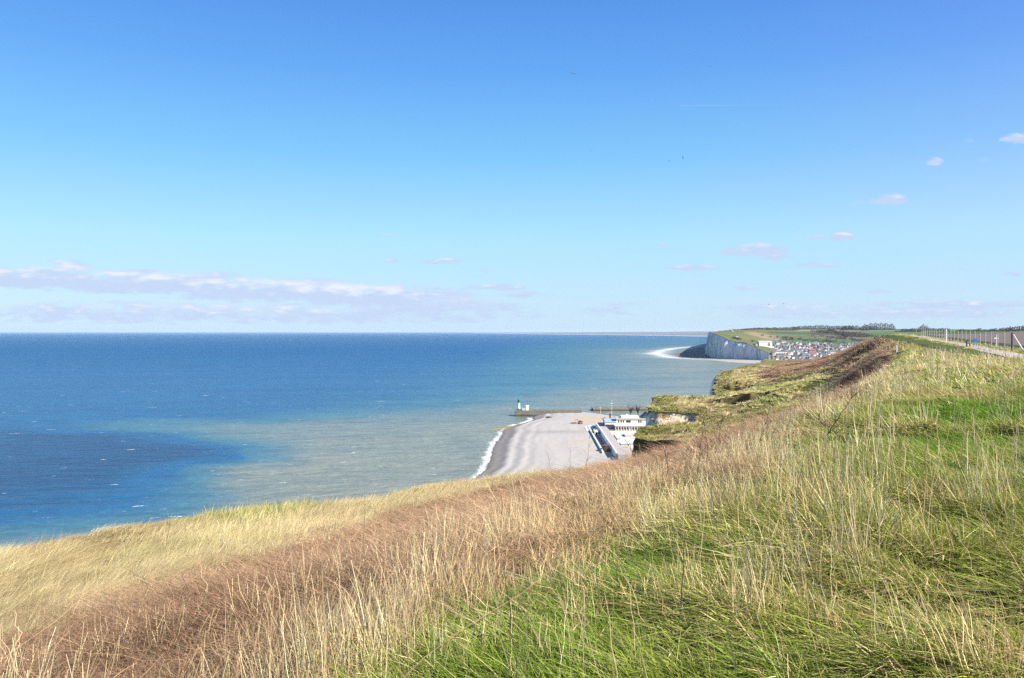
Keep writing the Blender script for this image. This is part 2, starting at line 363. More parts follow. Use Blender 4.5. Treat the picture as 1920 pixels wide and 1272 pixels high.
# line of the wire fence on the plateau
F0 = np.array([52.2, 83.5]); F1 = np.array([89.6, 175.0])
FD = (F1 - F0) / np.linalg.norm(F1 - F0); FNn = np.array([FD[1], -FD[0]])
def fside(X, Y): return (X - F0[0]) * FNn[0] + (Y - F0[1]) * FNn[1]
def ground_col(X, Y):
    z = zones(X, Y)
    c = cmix(np.array([.022, .032, .010]) + 0 * X[..., None], [.06, .06, .025], np.clip(z['n'] + .4, 0, 1) * .6)
    c = cmix(c, [.17, .13, .075], z['straw'] * .6)
    c = cmix(c, [.045, .028, .020], z['bram'])
    bei = cmix(np.array([.30, .24, .12]) + 0 * X[..., None], [.16, .16, .06], np.clip(z['nb'] * 1.6 + .1, 0, 1))
    c = cmix(c, bei, z['beige'])
    cp = cmix(np.array([.27, .22, .10]) + 0 * X[..., None], [.12, .135, .045], np.clip(z['nb'] * 2 + .3, 0, 1))
    c = cmix(c, cp, z['cape'])
    c = cmix(c, [.24, .15, .095], z['bf'])
    c = cmix(c, [.016, .011, .008], sstep(bare(X, Y) + .5 * fbm(X * 1.6, Y * 1.1, 83, 3) * (bare(X, Y) > .1), .3, .5))  # hollows painted near black, standing in for their shade
    fs = fside(X, Y) + fbm(X * .3, Y * .3, 31, 3) * .8
    plou = cmix(np.array([.165, .135, .135]) + 0 * X[..., None], [.15, .13, .115], np.clip(fbm(X * .01, Y * .01, 33, 3) * 1.2 + .2, 0, 1))
    plou = cmix(plou, [.09, .14, .04], sstep(Y + X * .3, 900, 1000))
    c = cmix(c, plou, sstep(fs, 4.0, 5.5) * sstep(X, 40, 55))
    # trodden turf verge by the path
    c = cmix(c, [.075, .11, .03], (1 - sstep(np.abs(fs + 1), 3, 5)) * sstep(X, 38, 45))
    return c

# ---- ground sheet
def near_ground():
    rows = np.concatenate([np.linspace(-35, 1.5, 30), np.exp(np.linspace(math.log(1.7), math.log(1050), 640))])
    vv = np.concatenate([np.linspace(1, 0.02, 210)])
    ss_ = np.concatenate([np.linspace(0, 12, 110), 12 + np.cumsum(np.exp(np.linspace(math.log(.15), math.log(60), 110)))])
    xr = XRf(rows)[:, None]; xc = XCf(rows)[:, None]
    X = np.concatenate([xr + (xc - xr) * vv[None], xr + ss_[None]], 1); Y = np.repeat(rows[:, None], X.shape[1], 1)
    Z = ter(X, Y)
    # tussocky micro relief where it is close enough to see
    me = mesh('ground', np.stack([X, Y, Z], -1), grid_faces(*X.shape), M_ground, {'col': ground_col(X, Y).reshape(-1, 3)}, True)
    link('ground', me, kind='structure')
near_ground()

# ---- chalk face below the turf edge
def near_cliff():
    # thickness of the dark loam above the chalk varies along the edge
    loam = lambda Y: np.interp(Y, [20, 125, 140, 147, 151, 160, 175, 240, 300], [3.5, 3.5, 1.5, .8, .0, .0, 1.0, 1.5, .6])
    t = [20.0]
    while t[-1] < 1000: t.append(t[-1] + np.interp(t[-1], [20, 90, 200, 1000], [.35, .3, .5, 6]))
    Y = np.array(t); x = XCf(Y); z = ter(x, Y)
    dxy = np.gradient(x, Y); nx = -1 / np.sqrt(1 + dxy**2); ny = dxy / np.sqrt(1 + dxy**2)
    D = np.array([0, .15, .3, .5, .75, 1, 1.3, 1.7, 2.1, 2.6, 3.2, 4, 5, 6.5, 8.5, 11, 15, 20, 28, 38, 50, 65, 90])
    P = []
    for d in D:
        zz = np.maximum(z - d, -1)
        rk = .75 * fbm(Y * 1.9, d * 1.7 + 0 * Y, 77, 4) * np.exp(-((Y - 154) / 5)**4) * min(1, d)
        o = -.35 * np.exp(-((d - .6) / .5)**2) + np.interp(Y, [20, 150, 160, 170, 230, 240], [.03, .03, .13, .13, .05, .20]) * np.minimum(d, 14) + .45 * fbm(Y * .8, d * .9 + 0 * Y, 71, 4) * min(1, d * 2) + 1.6 * fbm(Y * .12, d * .1 + 0 * Y, 75, 3) * min(1, d / 4)
        ap = np.clip(d - .1, 0, 7) * .85 * np.exp(-((Y - 153.2) / 2.4)**4)
        P.append(np.stack([x + nx * (o + ap + rk), Y + ny * (o + ap + rk), zz + rk * .6], -1))
    P = np.array(P); dep = np.repeat(D[:, None], len(Y), 1)
    # the earthy band is thin over the fresh slump
    dep = dep - loam(Y)[None] + .9 * np.exp(-((Y - 156) / 8)**2)[None]
    me = mesh('cliff', P, grid_faces(len(D), len(Y)), M_chalk, {'depth': dep.ravel(), 'rubble': np.repeat(np.exp(-((Y - 154) / 7)**4)[None], len(D), 0).ravel()}, False)
    link('cliff', me, kind='structure')
near_cliff()

# ================================================================== sea
TX = [-400, 0, 100, 200, 340, 400, 470, 495, 600, 750, 900, 1100, 1300, 1500]
TY = [622, 640, 660, 690, 720, 745, 765, 780, 795, 806, 818, 840, 858, 880, 910, 950, 980, 1010, 1100]
TT = np.array([
 [0, 0, 0, 0, 0, 0, 0, 0.0, 0, 0, 0, 0, .05, .1],
 [0, 0, 0, 0, 0, 0, 0, 0.0, 0, 0, .02, .25, .45, .5],
 [0, 0, 0, 0, 0, 0, 0, 0.0, 0, .02, .10, .60, .90, .9],
 [0, 0, 0, 0, 0, 0, .02, 0.026, .05, .10, .25, .60, .90, .9],
 [0, 0, 0, 0, .02, .03, .05, 0.056, .08, .15, .28, .60, .85, .9],
 [0, 0, 0, .02, .05, .05, .05, 0.06, .10, .18, .42, .85, .95, .95],
 [0, 0, 0, .02, .05, .08, .10, 0.116, .18, .45, .72, .90, .95, .95],
 [0, 0, 0, .05, .10, .15, .25, 0.31, .55, .72, .80, .90, .95, .95],
 [0, 0, .12, .28, .55, .65, .70, 0.716, .78, .82, .88, .95, .95, .95],
 [-.1, -.1, .05, .30, .62, .70, .72, 0.736, .80, .86, .90, .95, .95, .95],
 [-.2, -.2, -.22, -.20, .05, .60, .72, 0.744, .84, .88, .92, .95, .95, .95],
 [-.2, -.2, -.22, -.25, -.25, -.15, .25, 0.5, .85, .90, .92, .95, .95, .95],
 [-.2, -.2, -.22, -.25, -.25, -.15, -.05, 0.5, .90, .93, .95, .95, .95, .95],
 [-.2, -.2, -.22, -.22, .00, .45, .85, 0.866, .93, .95, .95, .95, .95, .95],
 [-.2, -.2, -.2, -.15, .25, .60, .85, 0.866, .93, .95, .95, .95, .95, .95],
 [-.2, -.15, -.10, .0, .40, .60, .80, 0.82, .9, .9, .9, .9, .9, .9],
 [.0, .10, .20, .35, .60, .75, .85, 0.86, .9, .9, .9, .9, .9, .9],
 [.4, .55, .60, .7, .8, .85, .9, 0.9, .9, .9, .9, .9, .9, .9],
 [.9] * 14])
def tab(T, xs, ys, x, y):
    x = np.clip(x, xs[0], xs[-1]); y = np.clip(y, ys[0], ys[-1]); xs = np.array(xs, float); ys = np.array(ys, float)
    i = np.clip(np.searchsorted(xs, x) - 1, 0, len(xs) - 2); j = np.clip(np.searchsorted(ys, y) - 1, 0, len(ys) - 2)
    fx = (x - xs[i]) / (xs[i + 1] - xs[i]); fy = (y - ys[j]) / (ys[j + 1] - ys[j])
    return (T[j, i] * (1 - fx) + T[j, i + 1] * fx) * (1 - fy) + (T[j + 1, i] * (1 - fx) + T[j + 1, i + 1] * fx) * fy
def sea_mat():
    m = bpy.data.materials.new('sea_water'); m.use_nodes = True; N = NT(m.node_tree); p = N.pos()
    t = N.n('ShaderNodeAttribute', attribute_name='turb').outputs['Fac']
    big = N.noise(N.scale(p, (1, 2.2, 1)), .012, 5, .6); t2 = N.m('ADD', t, N.m('MULTIPLY', N.m('SUBTRACT', big, .5), .20))
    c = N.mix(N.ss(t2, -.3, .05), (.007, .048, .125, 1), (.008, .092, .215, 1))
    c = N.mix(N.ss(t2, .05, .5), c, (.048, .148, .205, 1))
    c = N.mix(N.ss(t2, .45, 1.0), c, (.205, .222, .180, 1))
    # short wind waves, crests running across the view
    rot = N.n('ShaderNodeVectorRotate', inp={'Vector': p, 'Angle': -.18}).outputs[0]
    w1 = N.noise(N.scale(rot, (.35, 1, 1)), .085, 3, .5, .3); w2 = N.noise(N.scale(rot, (.45, 1, 1)), .34, 4, .6, .2); w3 = N.noise(p, 1.5, 3, .6)
    yy = N.n('ShaderNodeSeparateXYZ', inp={0: p}).outputs[1]; fade = N.m('SUBTRACT', 1.0, N.m('MULTIPLY', N.ss(yy, 700, 5000), .88))   # ripples too small to see far out
    hgt = N.m('ADD', N.m('MULTIPLY', w1, 1.8), N.m('ADD', N.m('MULTIPLY', w2, .75), N.m('MULTIPLY', w3, .16)))
    hgt = N.m('MULTIPLY', hgt, fade)
    c = N.mix(N.m('MULTIPLY', N.m('SUBTRACT', 1.0, N.ss(w1, .36, .52)), .55), c, N.mix(1.0, c, (.6, .68, .75, 1), 'MULTIPLY'))  # wave shading put into the colour: troughs darkened, small crests lightened
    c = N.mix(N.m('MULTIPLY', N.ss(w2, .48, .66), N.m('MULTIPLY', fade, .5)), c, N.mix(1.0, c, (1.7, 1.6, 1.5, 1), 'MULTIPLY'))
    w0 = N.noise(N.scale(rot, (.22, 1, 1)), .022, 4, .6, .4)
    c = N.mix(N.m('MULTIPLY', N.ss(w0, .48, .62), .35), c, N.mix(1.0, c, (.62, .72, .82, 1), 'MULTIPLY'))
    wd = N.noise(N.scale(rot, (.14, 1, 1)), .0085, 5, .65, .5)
    c = N.mix(N.m('MULTIPLY', N.ss(wd, .46, .60), N.m('MULTIPLY', N.ss(yy, 600, 1500), .40)), c, N.mix(1.0, c, (.55, .70, .82, 1), 'MULTIPLY'))  # long ripple streaks also darkened in the colour as wave shading
    # whitecaps
    f1 = N.noise(N.scale(rot, (.30, 1, 1)), .11, 6, .72); f2 = N.noise(p, .006, 3, .6)
    foam = N.m('MULTIPLY', N.ss(f1, .648, .68), N.ss(f2, .34, .54))
    fo = N.n('ShaderNodeAttribute', attribute_name='foam').outputs['Fac']
    f3 = N.noise(N.scale(p, (1, .7, 1)), .30, 6, .8)
    foam2 = N.ss(N.m('ADD', fo, N.m('MULTIPLY', N.m('SUBTRACT', f3, .5), 2.6)), .42, 1.15)
    fm = N.m('MAXIMUM', foam, foam2)
    c = N.mix(fm, c, (.78, .80, .80, 1))
    b = N.n('ShaderNodeBsdfPrincipled', inp={'Base Color': c, 'Roughness': N.m('ADD', N.m('MULTIPLY_ADD', fm, .4, .28), N.m('MULTIPLY', N.ss(yy, 700, 5000), .22)), 'IOR': 1.333})
    b.inputs['Specular IOR Level'].default_value = .18
    bp = N.n('ShaderNodeBump', inp={'Height': hgt, 'Strength': 1.0, 'Distance': 2.2}); N.set(b, 'Normal', bp.outputs[0])
    N.n('ShaderNodeOutputMaterial', inp={'Surface': b.outputs[0]}); return m
M_sea = sea_mat()

# far chalk coast and its beach, plan view (X, Y)
COAST = np.array([(1010, 2350), (985, 2480), (935, 2640), (885, 2782), (855, 2850), (834, 2900), (805, 2975), (790, 3040), (786, 3120), (800, 3220), (826, 3330), (886, 3600), (974, 3950), (1075, 4350), (1222, 4935), (1345, 5400), (1700, 6500), (2900, 9500), (5000, 14500)], float)
def coastx(Y): return np.interp(Y, COAST[:, 1], COAST[:, 0])
def shore(Y):   # waterline of the near shingle beach
    return np.interp(Y, [250, 380, 480, 593, 686, 735, 793, 830, 860, 884, 905, 927, 945, 962, 975], [-95, -62, -38, -18.5, -16, -14, -9, -7.5, 0, 11, 20, 26, 24, 27, 40])
def sea():
    q = np.concatenate([np.exp(np.linspace(math.log(250), math.log(1400), 420)), np.exp(np.linspace(math.log(1420), math.log(9000), 200)), np.exp(np.linspace(math.log(9300), math.log(130000), 40))])
    a = np.concatenate([np.linspace(-1.6, -.15, 150), np.linspace(-.145, .5, 330), [.7, 1.1]])
    Y = np.repeat(q[:, None], len(a), 1); X = a[None] * Y
    py = 622 + H * FPX / Y; px = 960 + a[None] * FPX + 0 * Y
    wx = 60 * fbm(X / 110, Y / 110, 91, 5) * np.clip(2000 / Y, .1, 1); wy = 7 * fbm(X / 220, Y / 260, 95, 4)
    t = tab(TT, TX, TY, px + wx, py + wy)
    fo = np.zeros_like(t)
    # breakers on the near beach
    ds = shore(Y) + 2.5 * fbm(Y / 9, Y * 0, 97, 3) - X
    fo = np.where((Y > 400) & (Y < 945), np.clip(1.15 - np.abs(ds - 3.0) / (6.5 + 4 * fbm(Y / 22, Y * 0 + 4, 98, 2)), 0, 1.2), 0)
    # wash over the wave-cut platform under the far cliffs
    dc = coastx(Y) + 25 * fbm(Y / 120, X / 120, 99, 3) - X
    fo = fo * np.interp(fbm(Y / 45, X / 45, 96, 3), [-.6, .4], [.55, 1.1])
    band = np.interp(Y, [2500, 2700, 2900, 3300, 3700, 4300, 5000, 5600], [35, 60, 95, 190, 250, 260, 200, 60])
    far = (Y > 2550) & (Y < 5800)
    fo = np.where(far, np.maximum(fo, np.clip(1.0 - np.abs(dc - band) / (60 + .35 * band), 0, 1) * .9), fo)
    fo = np.where(far & (dc > band), np.maximum(fo, .62 * np.clip(1 - (dc - band) / 330, 0, 1)), fo)
    V = np.stack([X, Y, np.zeros_like(X)], -1)
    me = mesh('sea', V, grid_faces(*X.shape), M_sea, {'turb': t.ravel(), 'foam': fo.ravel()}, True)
    link('sea', me, kind='structure')
sea()

# ================================================================== near beach
def beach():
    Y = np.linspace(300, 975, 500); n = 160
    t = np.linspace(0, 1, n) ** 1.3; xs = shore(Y) + 1.2 * fbm(Y / 9, Y * 0, 97, 3) - 1.5
    xe = np.interp(Y, [300, 600, 895, 915, 940, 960, 975], [100, 120, 123, 116, 104, 90, 70])
    X = xs[:, None] + (xe - xs)[:, None] * t[None]; YY = Y[:, None] + 0 * X; s = X - xs[:, None]
    z = -.25 + 5.3 * (1 - np.exp(-s / 16)) + .2 * np.sin(s * .55 + 2 * fbm(YY / 40, s * .02, 101, 2)) * np.clip(1 - s / 45, 0, 1) + .15 * fbm(X / 4, YY / 4, 103, 3)
    z = z + .4 * np.exp(-((s - 17 - 2 * fbm(YY / 30, s * 0, 115, 2)) / 3.0)**2) + .4 * np.exp(-((s - 29 - 3 * fbm(YY / 40, s * 0, 116, 2)) / 3)**2)
    c = cmix(np.array([.42, .395, .365]) + 0 * X[..., None], [.37, .35, .33], np.clip(fbm(s / 3.0, YY / 45, 105, 4) + .3, 0, 1))
    c = cmix(c, [.22, .20, .18], 1 - sstep(s + 3 * fbm(s * .1, YY / 14, 107, 3), 11, 17))
    c = cmix(c, [.33, .315, .295], np.exp(-((s - 24 - 3 * fbm(YY / 30, s * 0, 109, 2)) / 2.2)**2) * .8)
    c = cmix(c, [.33, .315, .295], np.exp(-((s - 35 - 4 * fbm(YY / 40, s * 0, 110, 2)) / 2.5)**2) * .6)
    snd = sstep(YY, 842, 862) * (1 - sstep(YY + 6 * fbm(X / 12, YY / 12, 114, 2), 905, 925)) * sstep(X + 8 * fbm(X / 20, YY / 20, 111, 3), 60, 85)
    snd = np.maximum(snd, np.exp(-((X - 62) / 14)**2 - ((YY - 705 - 6 * fbm(X / 9, YY / 9, 3, 2)) / 9)**2) * .9)
    snd = np.maximum(snd, np.exp(-((X - 64) / 12)**2 - ((YY - 655) / 8)**2) * .6)
    c = cmix(c, [.44, .36, .26], snd)
    c = c * (1 - .22 * np.exp(-((X - 42) / 30)**2 - ((YY - 775) / 12)**2))[..., None]
    link('beach', mesh('beach', np.stack([X, YY, z], -1), grid_faces(*X.shape), pmat('shingle', None, .95, .12, .5, .05, attr='col'), {'col': c.reshape(-1, 3)}, True), kind='structure')
beach()

# quay and town ground behind the beach, harbour basin beyond is open sea
mb = MB()
mb.box(80.3, 420, 560, 812, -2, 5.9); mb.box(104, 420, 812, 865, -2, 5.9); mb.box(104, 118, 865, 900, -2, 5.9)
mb.build('quay_ground', M_pave, kind='structure')

# ================================================================== far land: headland, valley, down and fields
FA = [.10, .243, .26, .29, .31, .32, .36, .40, .44, .50, .56, .64, .80, 1.2]
FY = [2300, 2600, 2800, 3100, 3400, 3700, 4100, 4600, 5200, 6500, 9000, 14000]
FZ = np.array([
 [6, 6, 6, 6, 6, 6, 6, 6, 8, 30, 60, 80, 92, 96],
 [20, 20, 20, 20, 15, 8, 7, 7, 10, 34, 66, 86, 95, 99],
 [50, 60, 60, 50, 38, 24, 14, 12, 14, 40, 74, 92, 98, 101],
 [90, 94, 84, 72, 54, 40, 27, 24, 26, 48, 82, 97, 101, 104],
 [98, 100, 97, 85, 69, 55, 42, 36, 38, 56, 88, 101, 104, 106],
 [100, 101, 101, 96, 82, 69, 58, 52, 52, 66, 94, 104, 106, 108],
 [100, 102, 104, 105, 97, 86, 78, 74, 74, 82, 100, 107, 108, 110],
 [100, 103, 107, 112, 110, 104, 99, 97, 96, 98, 106, 109, 110, 112],
 [98, 103, 108, 117, 119, 118, 118, 118, 116, 114, 112, 112, 112, 114],
 [95, 103, 108, 120, 124, 126, 126, 126, 124, 122, 119, 118, 118, 118],
 [90, 100, 106, 118, 124, 126, 128, 128, 127, 126, 126, 124, 124, 124],
 [80, 90, 100, 112, 120, 124, 126, 128, 128, 128, 128, 128, 128, 128]], float)
CE = np.array([(2300, 4), (2640, 5), (2740, 8), (2782, 32), (2830, 50), (2887, 62), (2950, 68), (3000, 76), (3030, 85), (3100, 93), (3250, 99), (3600, 101), (4900, 101), (6500, 95)], float)
def fter(X, Y):
    X = np.asarray(X, float); Y = np.asarray(Y, float); a = X / Y
    z = sum(tab(FZ, FA, FY, a + da, Y * dyy) for da, dyy in ((0, 1), (.012, 1), (-.012, 1), (0, 1.05), (0, .95))) / 5
    s = X - coastx(Y); ce = np.interp(Y, CE[:, 0], CE[:, 1])
    z = lerp(ce, z, sstep(s, 0, 160)) * (Y < 6000) + z * (Y >= 6000)
    return z + 2.5 * fbm(X / 180, Y / 180, 121, 3) * sstep(s, 20, 120) + 3.5 * fbm(Y / 45, Y * 0, 125, 3) * (1 - sstep(s, 10, 80)) * (Y > 2780) * (Y < 3050)
def far_col(X, Y):
    a = X / Y; n = fbm(X / 120, Y / 120, 131, 4); nb = fbm(X / 500, Y / 500, 135, 3)
    c = cmix(np.array([.115, .14, .055]) + 0 * X[..., None], [.16, .15, .07], np.clip(n + .4, 0, 1))
    # green valley side
    gr = sstep(a + .02 * n, .315, .335) * sstep(Y + 200 * n, 3350, 3500)
    fx = np.floor(X / 420 + .6 * vn(X / 900, Y / 900, 5) * 2); fy = np.floor(Y / 330 + X / 1500)
    hsh = _hash(fx, fy, 17)
    pal = np.array([[.07, .14, .05], [.095, .165, .06], [.11, .15, .065], [.06, .12, .05], [.085, .15, .055], [.15, .14, .08]])
    fld = pal[(hsh * 5.99).astype(int)]
    c = c + (fld - c) * gr[..., None]
    # tan slope behind the white hall
    c = cmix(c, [.25, .19, .11], sstep(a, .285, .30) * (1 - sstep(a, .325, .345)) * sstep(Y, 3500, 3650) * (1 - sstep(Y + 150 * n, 4050, 4200)))
    c = cmix(c, [.42, .38, .28], (1 - sstep(np.abs(Y - 4880 - 30 * n), 30, 60)) * sstep(a, .352, .362) * (Y < 6000) * .8)
    # hedges and scrub
    sc1 = sstep(np.abs(fbm(X / 260, Y / 260, 141, 3)), .0, .05)
    c = cmix([.05, .06, .035] + 0 * X[..., None], c, np.where(gr > .3, .35 + .65 * sc1, 1))
    scr = np.exp(-((a - .425) / .02)**2 - ((Y - 4350) / 260)**2) + np.exp(-((a - .385) / .016)**2 - ((Y - 4450) / 180)**2) * .8
    c = cmix(c, [.075, .06, .05], np.clip(scr * 1.4 + n * .3, 0, 1) * sstep(scr, .2, .4))
    # town ground
    tw = sstep(a, .315, .33) * (1 - sstep(Y + 120 * n, 3450, 3600))
    c = cmix(c, [.14, .14, .12], tw * .8)
    # fields on the plateau, right
    pf = sstep(a, .47, .50)
    c = c + (cmix([.13, .11, .105] + 0 * X[..., None], [.10, .16, .05], sstep(Y, 2900, 3100)) - c) * pf[..., None]
    ed = (1 - sstep(X - coastx(Y), 4, 18)) * (Y > 2780)
    c = cmix(c, [.20, .17, .10], ed * .7)
    return c
def far_land():
    Y = np.concatenate([np.linspace(2300, 3700, 260), np.exp(np.linspace(math.log(3710), math.log(14000), 200))])
    off = np.concatenate([np.linspace(0, 400, 90), np.exp(np.linspace(math.log(405), math.log(16000), 260))])
    X = coastx(Y)[:, None] + off[None]; YY = Y[:, None] + 0 * X
    link('far_headland', mesh('far_headland', np.stack([X, YY, fter(X, YY)], -1), grid_faces(*X.shape), M_far, {'col': far_col(X, YY).reshape(-1, 3)}, True), kind='structure')
    # chalk face along the coast
    Yc = np.concatenate([np.arange(2745, 3400, 2.0), np.arange(3400, 6400, 9.0)]); x0 = coastx(Yc)
    dxy = np.gradient(np.interp(Yc, Yc, x0), Yc); dxy = np.convolve(np.pad(dxy, 6, 'edge'), np.ones(13) / 13, 'valid'); nx = -1 / np.sqrt(1 + dxy**2); ny = dxy / np.sqrt(1 + dxy**2)
    top = fter(x0, Yc) + 1.5 * fbm(Yc / 12, Yc * 0, 158, 3); lv = np.linspace(0, 1, 26); P = []; dep = []
    for l in lv:
        z = top * (1 - l) - 1 * l; d = top - z
        rib = 22 * (np.abs(fbm(Yc / 42, d / 190, 151, 4)) ** .7 - .35) + 5 * fbm(Yc / 10, d / 22, 155, 3)
        butt = 22 * (np.abs(fbm(Yc / 130, d / 500, 157, 3)) - .3)
        o = (.05 * d + rib + butt * min(1, l * 2.5)) * min(1, l * 6)
        P.append(np.stack([x0 + nx * o, Yc + ny * o, z], -1)); dep.append(d)
    link('far_cliff', mesh('far_cliff', np.array(P), grid_faces(len(lv), len(Yc)), M_chalkfar, {'depth': np.array(dep).ravel()}, False), kind='structure')
    # rock platform and pale beach at the foot
    Yp = np.linspace(2300, 5600, 420); w_ = np.interp(Yp, [2300, 2500, 2640, 2800, 2950, 3150, 3400, 3700, 4300, 5600], [120, 180, 225, 170, 130, 140, 165, 170, 140, 60]) * (1 + .15 * fbm(Yp / 60, Yp * 0, 161, 3))
    t = np.linspace(0, 1, 40); X = coastx(Yp)[:, None] + 25 - (w_ + 25)[:, None] * t[None]; YY = Yp[:, None] + 0 * X
    z = 2.8 * (1 - t)[None] ** 1.2 + .35 * fbm(X / 14, YY / 14, 163, 3) * (t < .97) - .15 + 0 * X
    c = cmix(np.array([.30, .27, .23]) + 0 * X[..., None], [.13, .12, .10], sstep(YY + 60 * fbm(X / 50, YY / 50, 165, 3), 2960, 3100) * (1 - .0 * t))
    c = cmix(c, [.40, .37, .33], (1 - sstep(YY, 2850, 2960)) * .8)
    link('far_beach', mesh('far_beach', np.stack([X, YY, z], -1), grid_faces(*X.shape), pmat('far_shingle', None, .95, .2, .05, 0, attr='col'), {'col': c.reshape(-1, 3)}, True), kind='structure')
    # low coast on the horizon beyond the bay
    cx = np.array([(5600, 14500), (4700, 15800), (3900, 17500), (3400, 22000), (2300, 27000), (900, 32000), (-600, 40000), (-2600, 52000)], float)
    tt = np.linspace(0, 7, 200); bx = np.interp(tt, range(8), cx[:, 0]); by = np.interp(tt, range(8), cx[:, 1])
    offs = np.array([0, 40, 80, 160, 600, 1500, 3000, 6000, 9000, 14000]); hh = np.array([-1, 8, 9, 10, 14, 25, 60, 95, 112, 100])
    P = []; cc = []
    for o_, h_ in zip(offs, hh):
        f = np.clip((50000 - by) / 30000, .0, 1) * .7 + .35
        P.append(np.stack([bx + o_ * .55, by + o_ * .83, h_ * (f if h_ > 20 else 1 + 0 * f) * (1 + (.12 * fbm(bx / 900, by / 900, 171 + int(o_), 3) if h_ > 20 else 0))], -1))
        base = np.array([.55, .50, .42]) if o_ < 150 else np.array([.17, .16, .15])
        cc.append(base[None] * (1 + (.35 if o_ > 150 else .1) * fbm(bx / 400, by / 400, 175, 3)[:, None]))
    link('distant_coast', mesh('distant_coast', np.array(P), grid_faces(len(offs), 200), M_far, {'col': np.array(cc).reshape(-1, 3)}, True), kind='structure')
far_land()

# ================================================================== fence, path and small things on the plateau
def gz(x, y): return float(ter(np.array([x]), np.array([y]))[0])
def path_sheet():
    pts = np.array([(34, 52), (40.5, 64.5), (47.5, 78), (55, 93.5), (65.5, 117), (77, 146), (88, 170), (98, 196), (108, 225)], float)
    t = np.linspace(0, len(pts) - 1, 260); cx = np.interp(t, range(len(pts)), pts[:, 0]); cy_ = np.interp(t, range(len(pts)), pts[:, 1])
    cx = np.convolve(np.pad(cx, 8, 'edge'), np.ones(17) / 17, 'valid'); cy_ = np.convolve(np.pad(cy_, 8, 'edge'), np.ones(17) / 17, 'valid')
    tx = np.gradient(cx); ty = np.gradient(cy_); L = np.hypot(tx, ty); nx, ny = ty / L, -tx / L
    P = []
    for k, o_ in enumerate(np.linspace(-.95, .95, 9)):
        o2 = o_ + .25 * fbm(t * .8, t * 0 + k, 201, 3) * (abs(o_) > .7)
        X = cx + nx * o2; Y = cy_ + ny * o2; P.append(np.stack([X, Y, ter(X, Y) + .06 + .05 * (1 - (o_ / .95)**2)], -1))
    link('path', mesh('path', np.array(P), grid_faces(9, 260), M_path, None, True), kind='structure')
path_sheet()

def fence():
    f = empty('wire_fence', (F0[0], F0[1], gz(*F0)), label='long wire mesh fence on weathered wooden posts beside the path, with a leaning end brace', category='fence')
    n = 25; prev = None; wire = MB(); L = np.linalg.norm(F1 - F0)
    for i in range(n):
        u = i / (n - 1); p = F0 + (F1 - F0) * u; z = gz(*p); h = 1.95 + .08 * math.sin(i * 2.3)
        mb = MB(); r = .06 if i else .10
        lean = .03 * math.sin(i * 5.1)
        mb.tube([(p[0], p[1], z - .3), (p[0] + lean, p[1] + lean * .5, z + h)], [r, r * .9], 8)
        o = mb.build('post', M_wood if i else M_darkwood, f); o.location = -f.location
        if i == 0: o['label'] = 'dark thick end post'
        top = np.array([p[0] + lean, p[1], z])
        if prev is not None:
            for hh in (.15, .45, .75, 1.05, 1.35, 1.65, 1.85):
                wire.tube([prev + (0, 0, hh), top + (0, 0, hh)], .0035, 3)
            for k in range(1, 9):
                q = prev + (top - prev) * k / 9
                wire.tube([q + (0, 0, .15), q + (0, 0, 1.85)], .0022, 3)
        prev = top
    o = wire.build('wire_mesh', M_grey, f); o.location = -f.location
    mb = MB(); p = F0; z = gz(*p)
    mb.tube([(p[0] + .12, p[1], z + 1.75), (p[0] + .95, p[1] - .5, z - .05)], [.055, .06], 8)
    o = mb.build('brace', M_white, f); o.location = -f.location; o['label'] = 'pale leaning end brace'
fence()
def post(name, x, y, h, r, mat, label, cat, cap=None, n=8):
    z = gz(x, y); r0 = empty(name, (x, y, z), label=label, category=cat)
    mb = MB(); mb.tube([(0, 0, -.3), (.01, 0, h)], [r, r * .92], n); mb.build('shaft', mat, r0)
    if cap: mb = MB(); mb.tube([(.01, 0, h - .02), (.01, 0, h + .06)], [r * 1.1, r * .6], n); mb.build('cap', cap, r0)
    return r0
p_ = F0 + (F1 - F0) * .535
post('white_post', p_[0] - .5, p_[1] - .3, 2.05, .11, M_white, 'tall white post standing by the wire fence halfway along the path', 'post', M_white)
x_, y_, z_ = at(1681, 666, y0=40); post('marker_post', x_, y_, 1.15, .085, M_white, 'short white marker post alone in the grass on the edge of the slope', 'post', M_white)
x_, y_, z_ = at(1716, 628, y0=60); post('marker_post', x_ + .2, y_, 1.7, .07, M_wood, 'thin grey post at the far end of the path before the fence starts', 'post', M_wood)
# white cross-headed post in the field
d_ = ray(1868, 640); q_ = 97.0; x_, y_ = d_[0] / d_[1] * q_, q_
r0 = empty('field_marker', (x_, y_, gz(x_, y_)), label='white post with a short crossbar standing in the ploughed field behind the fence', category='post')
mb = MB(); mb.tube([(0, 0, -.2), (0, 0, 1.55)], .045, 6); mb.build('shaft', M_white, r0)
mb = MB(); mb.box(-.26, .26, -.03, .03, 1.05, 1.17); mb.build('crossbar', M_white, r0)
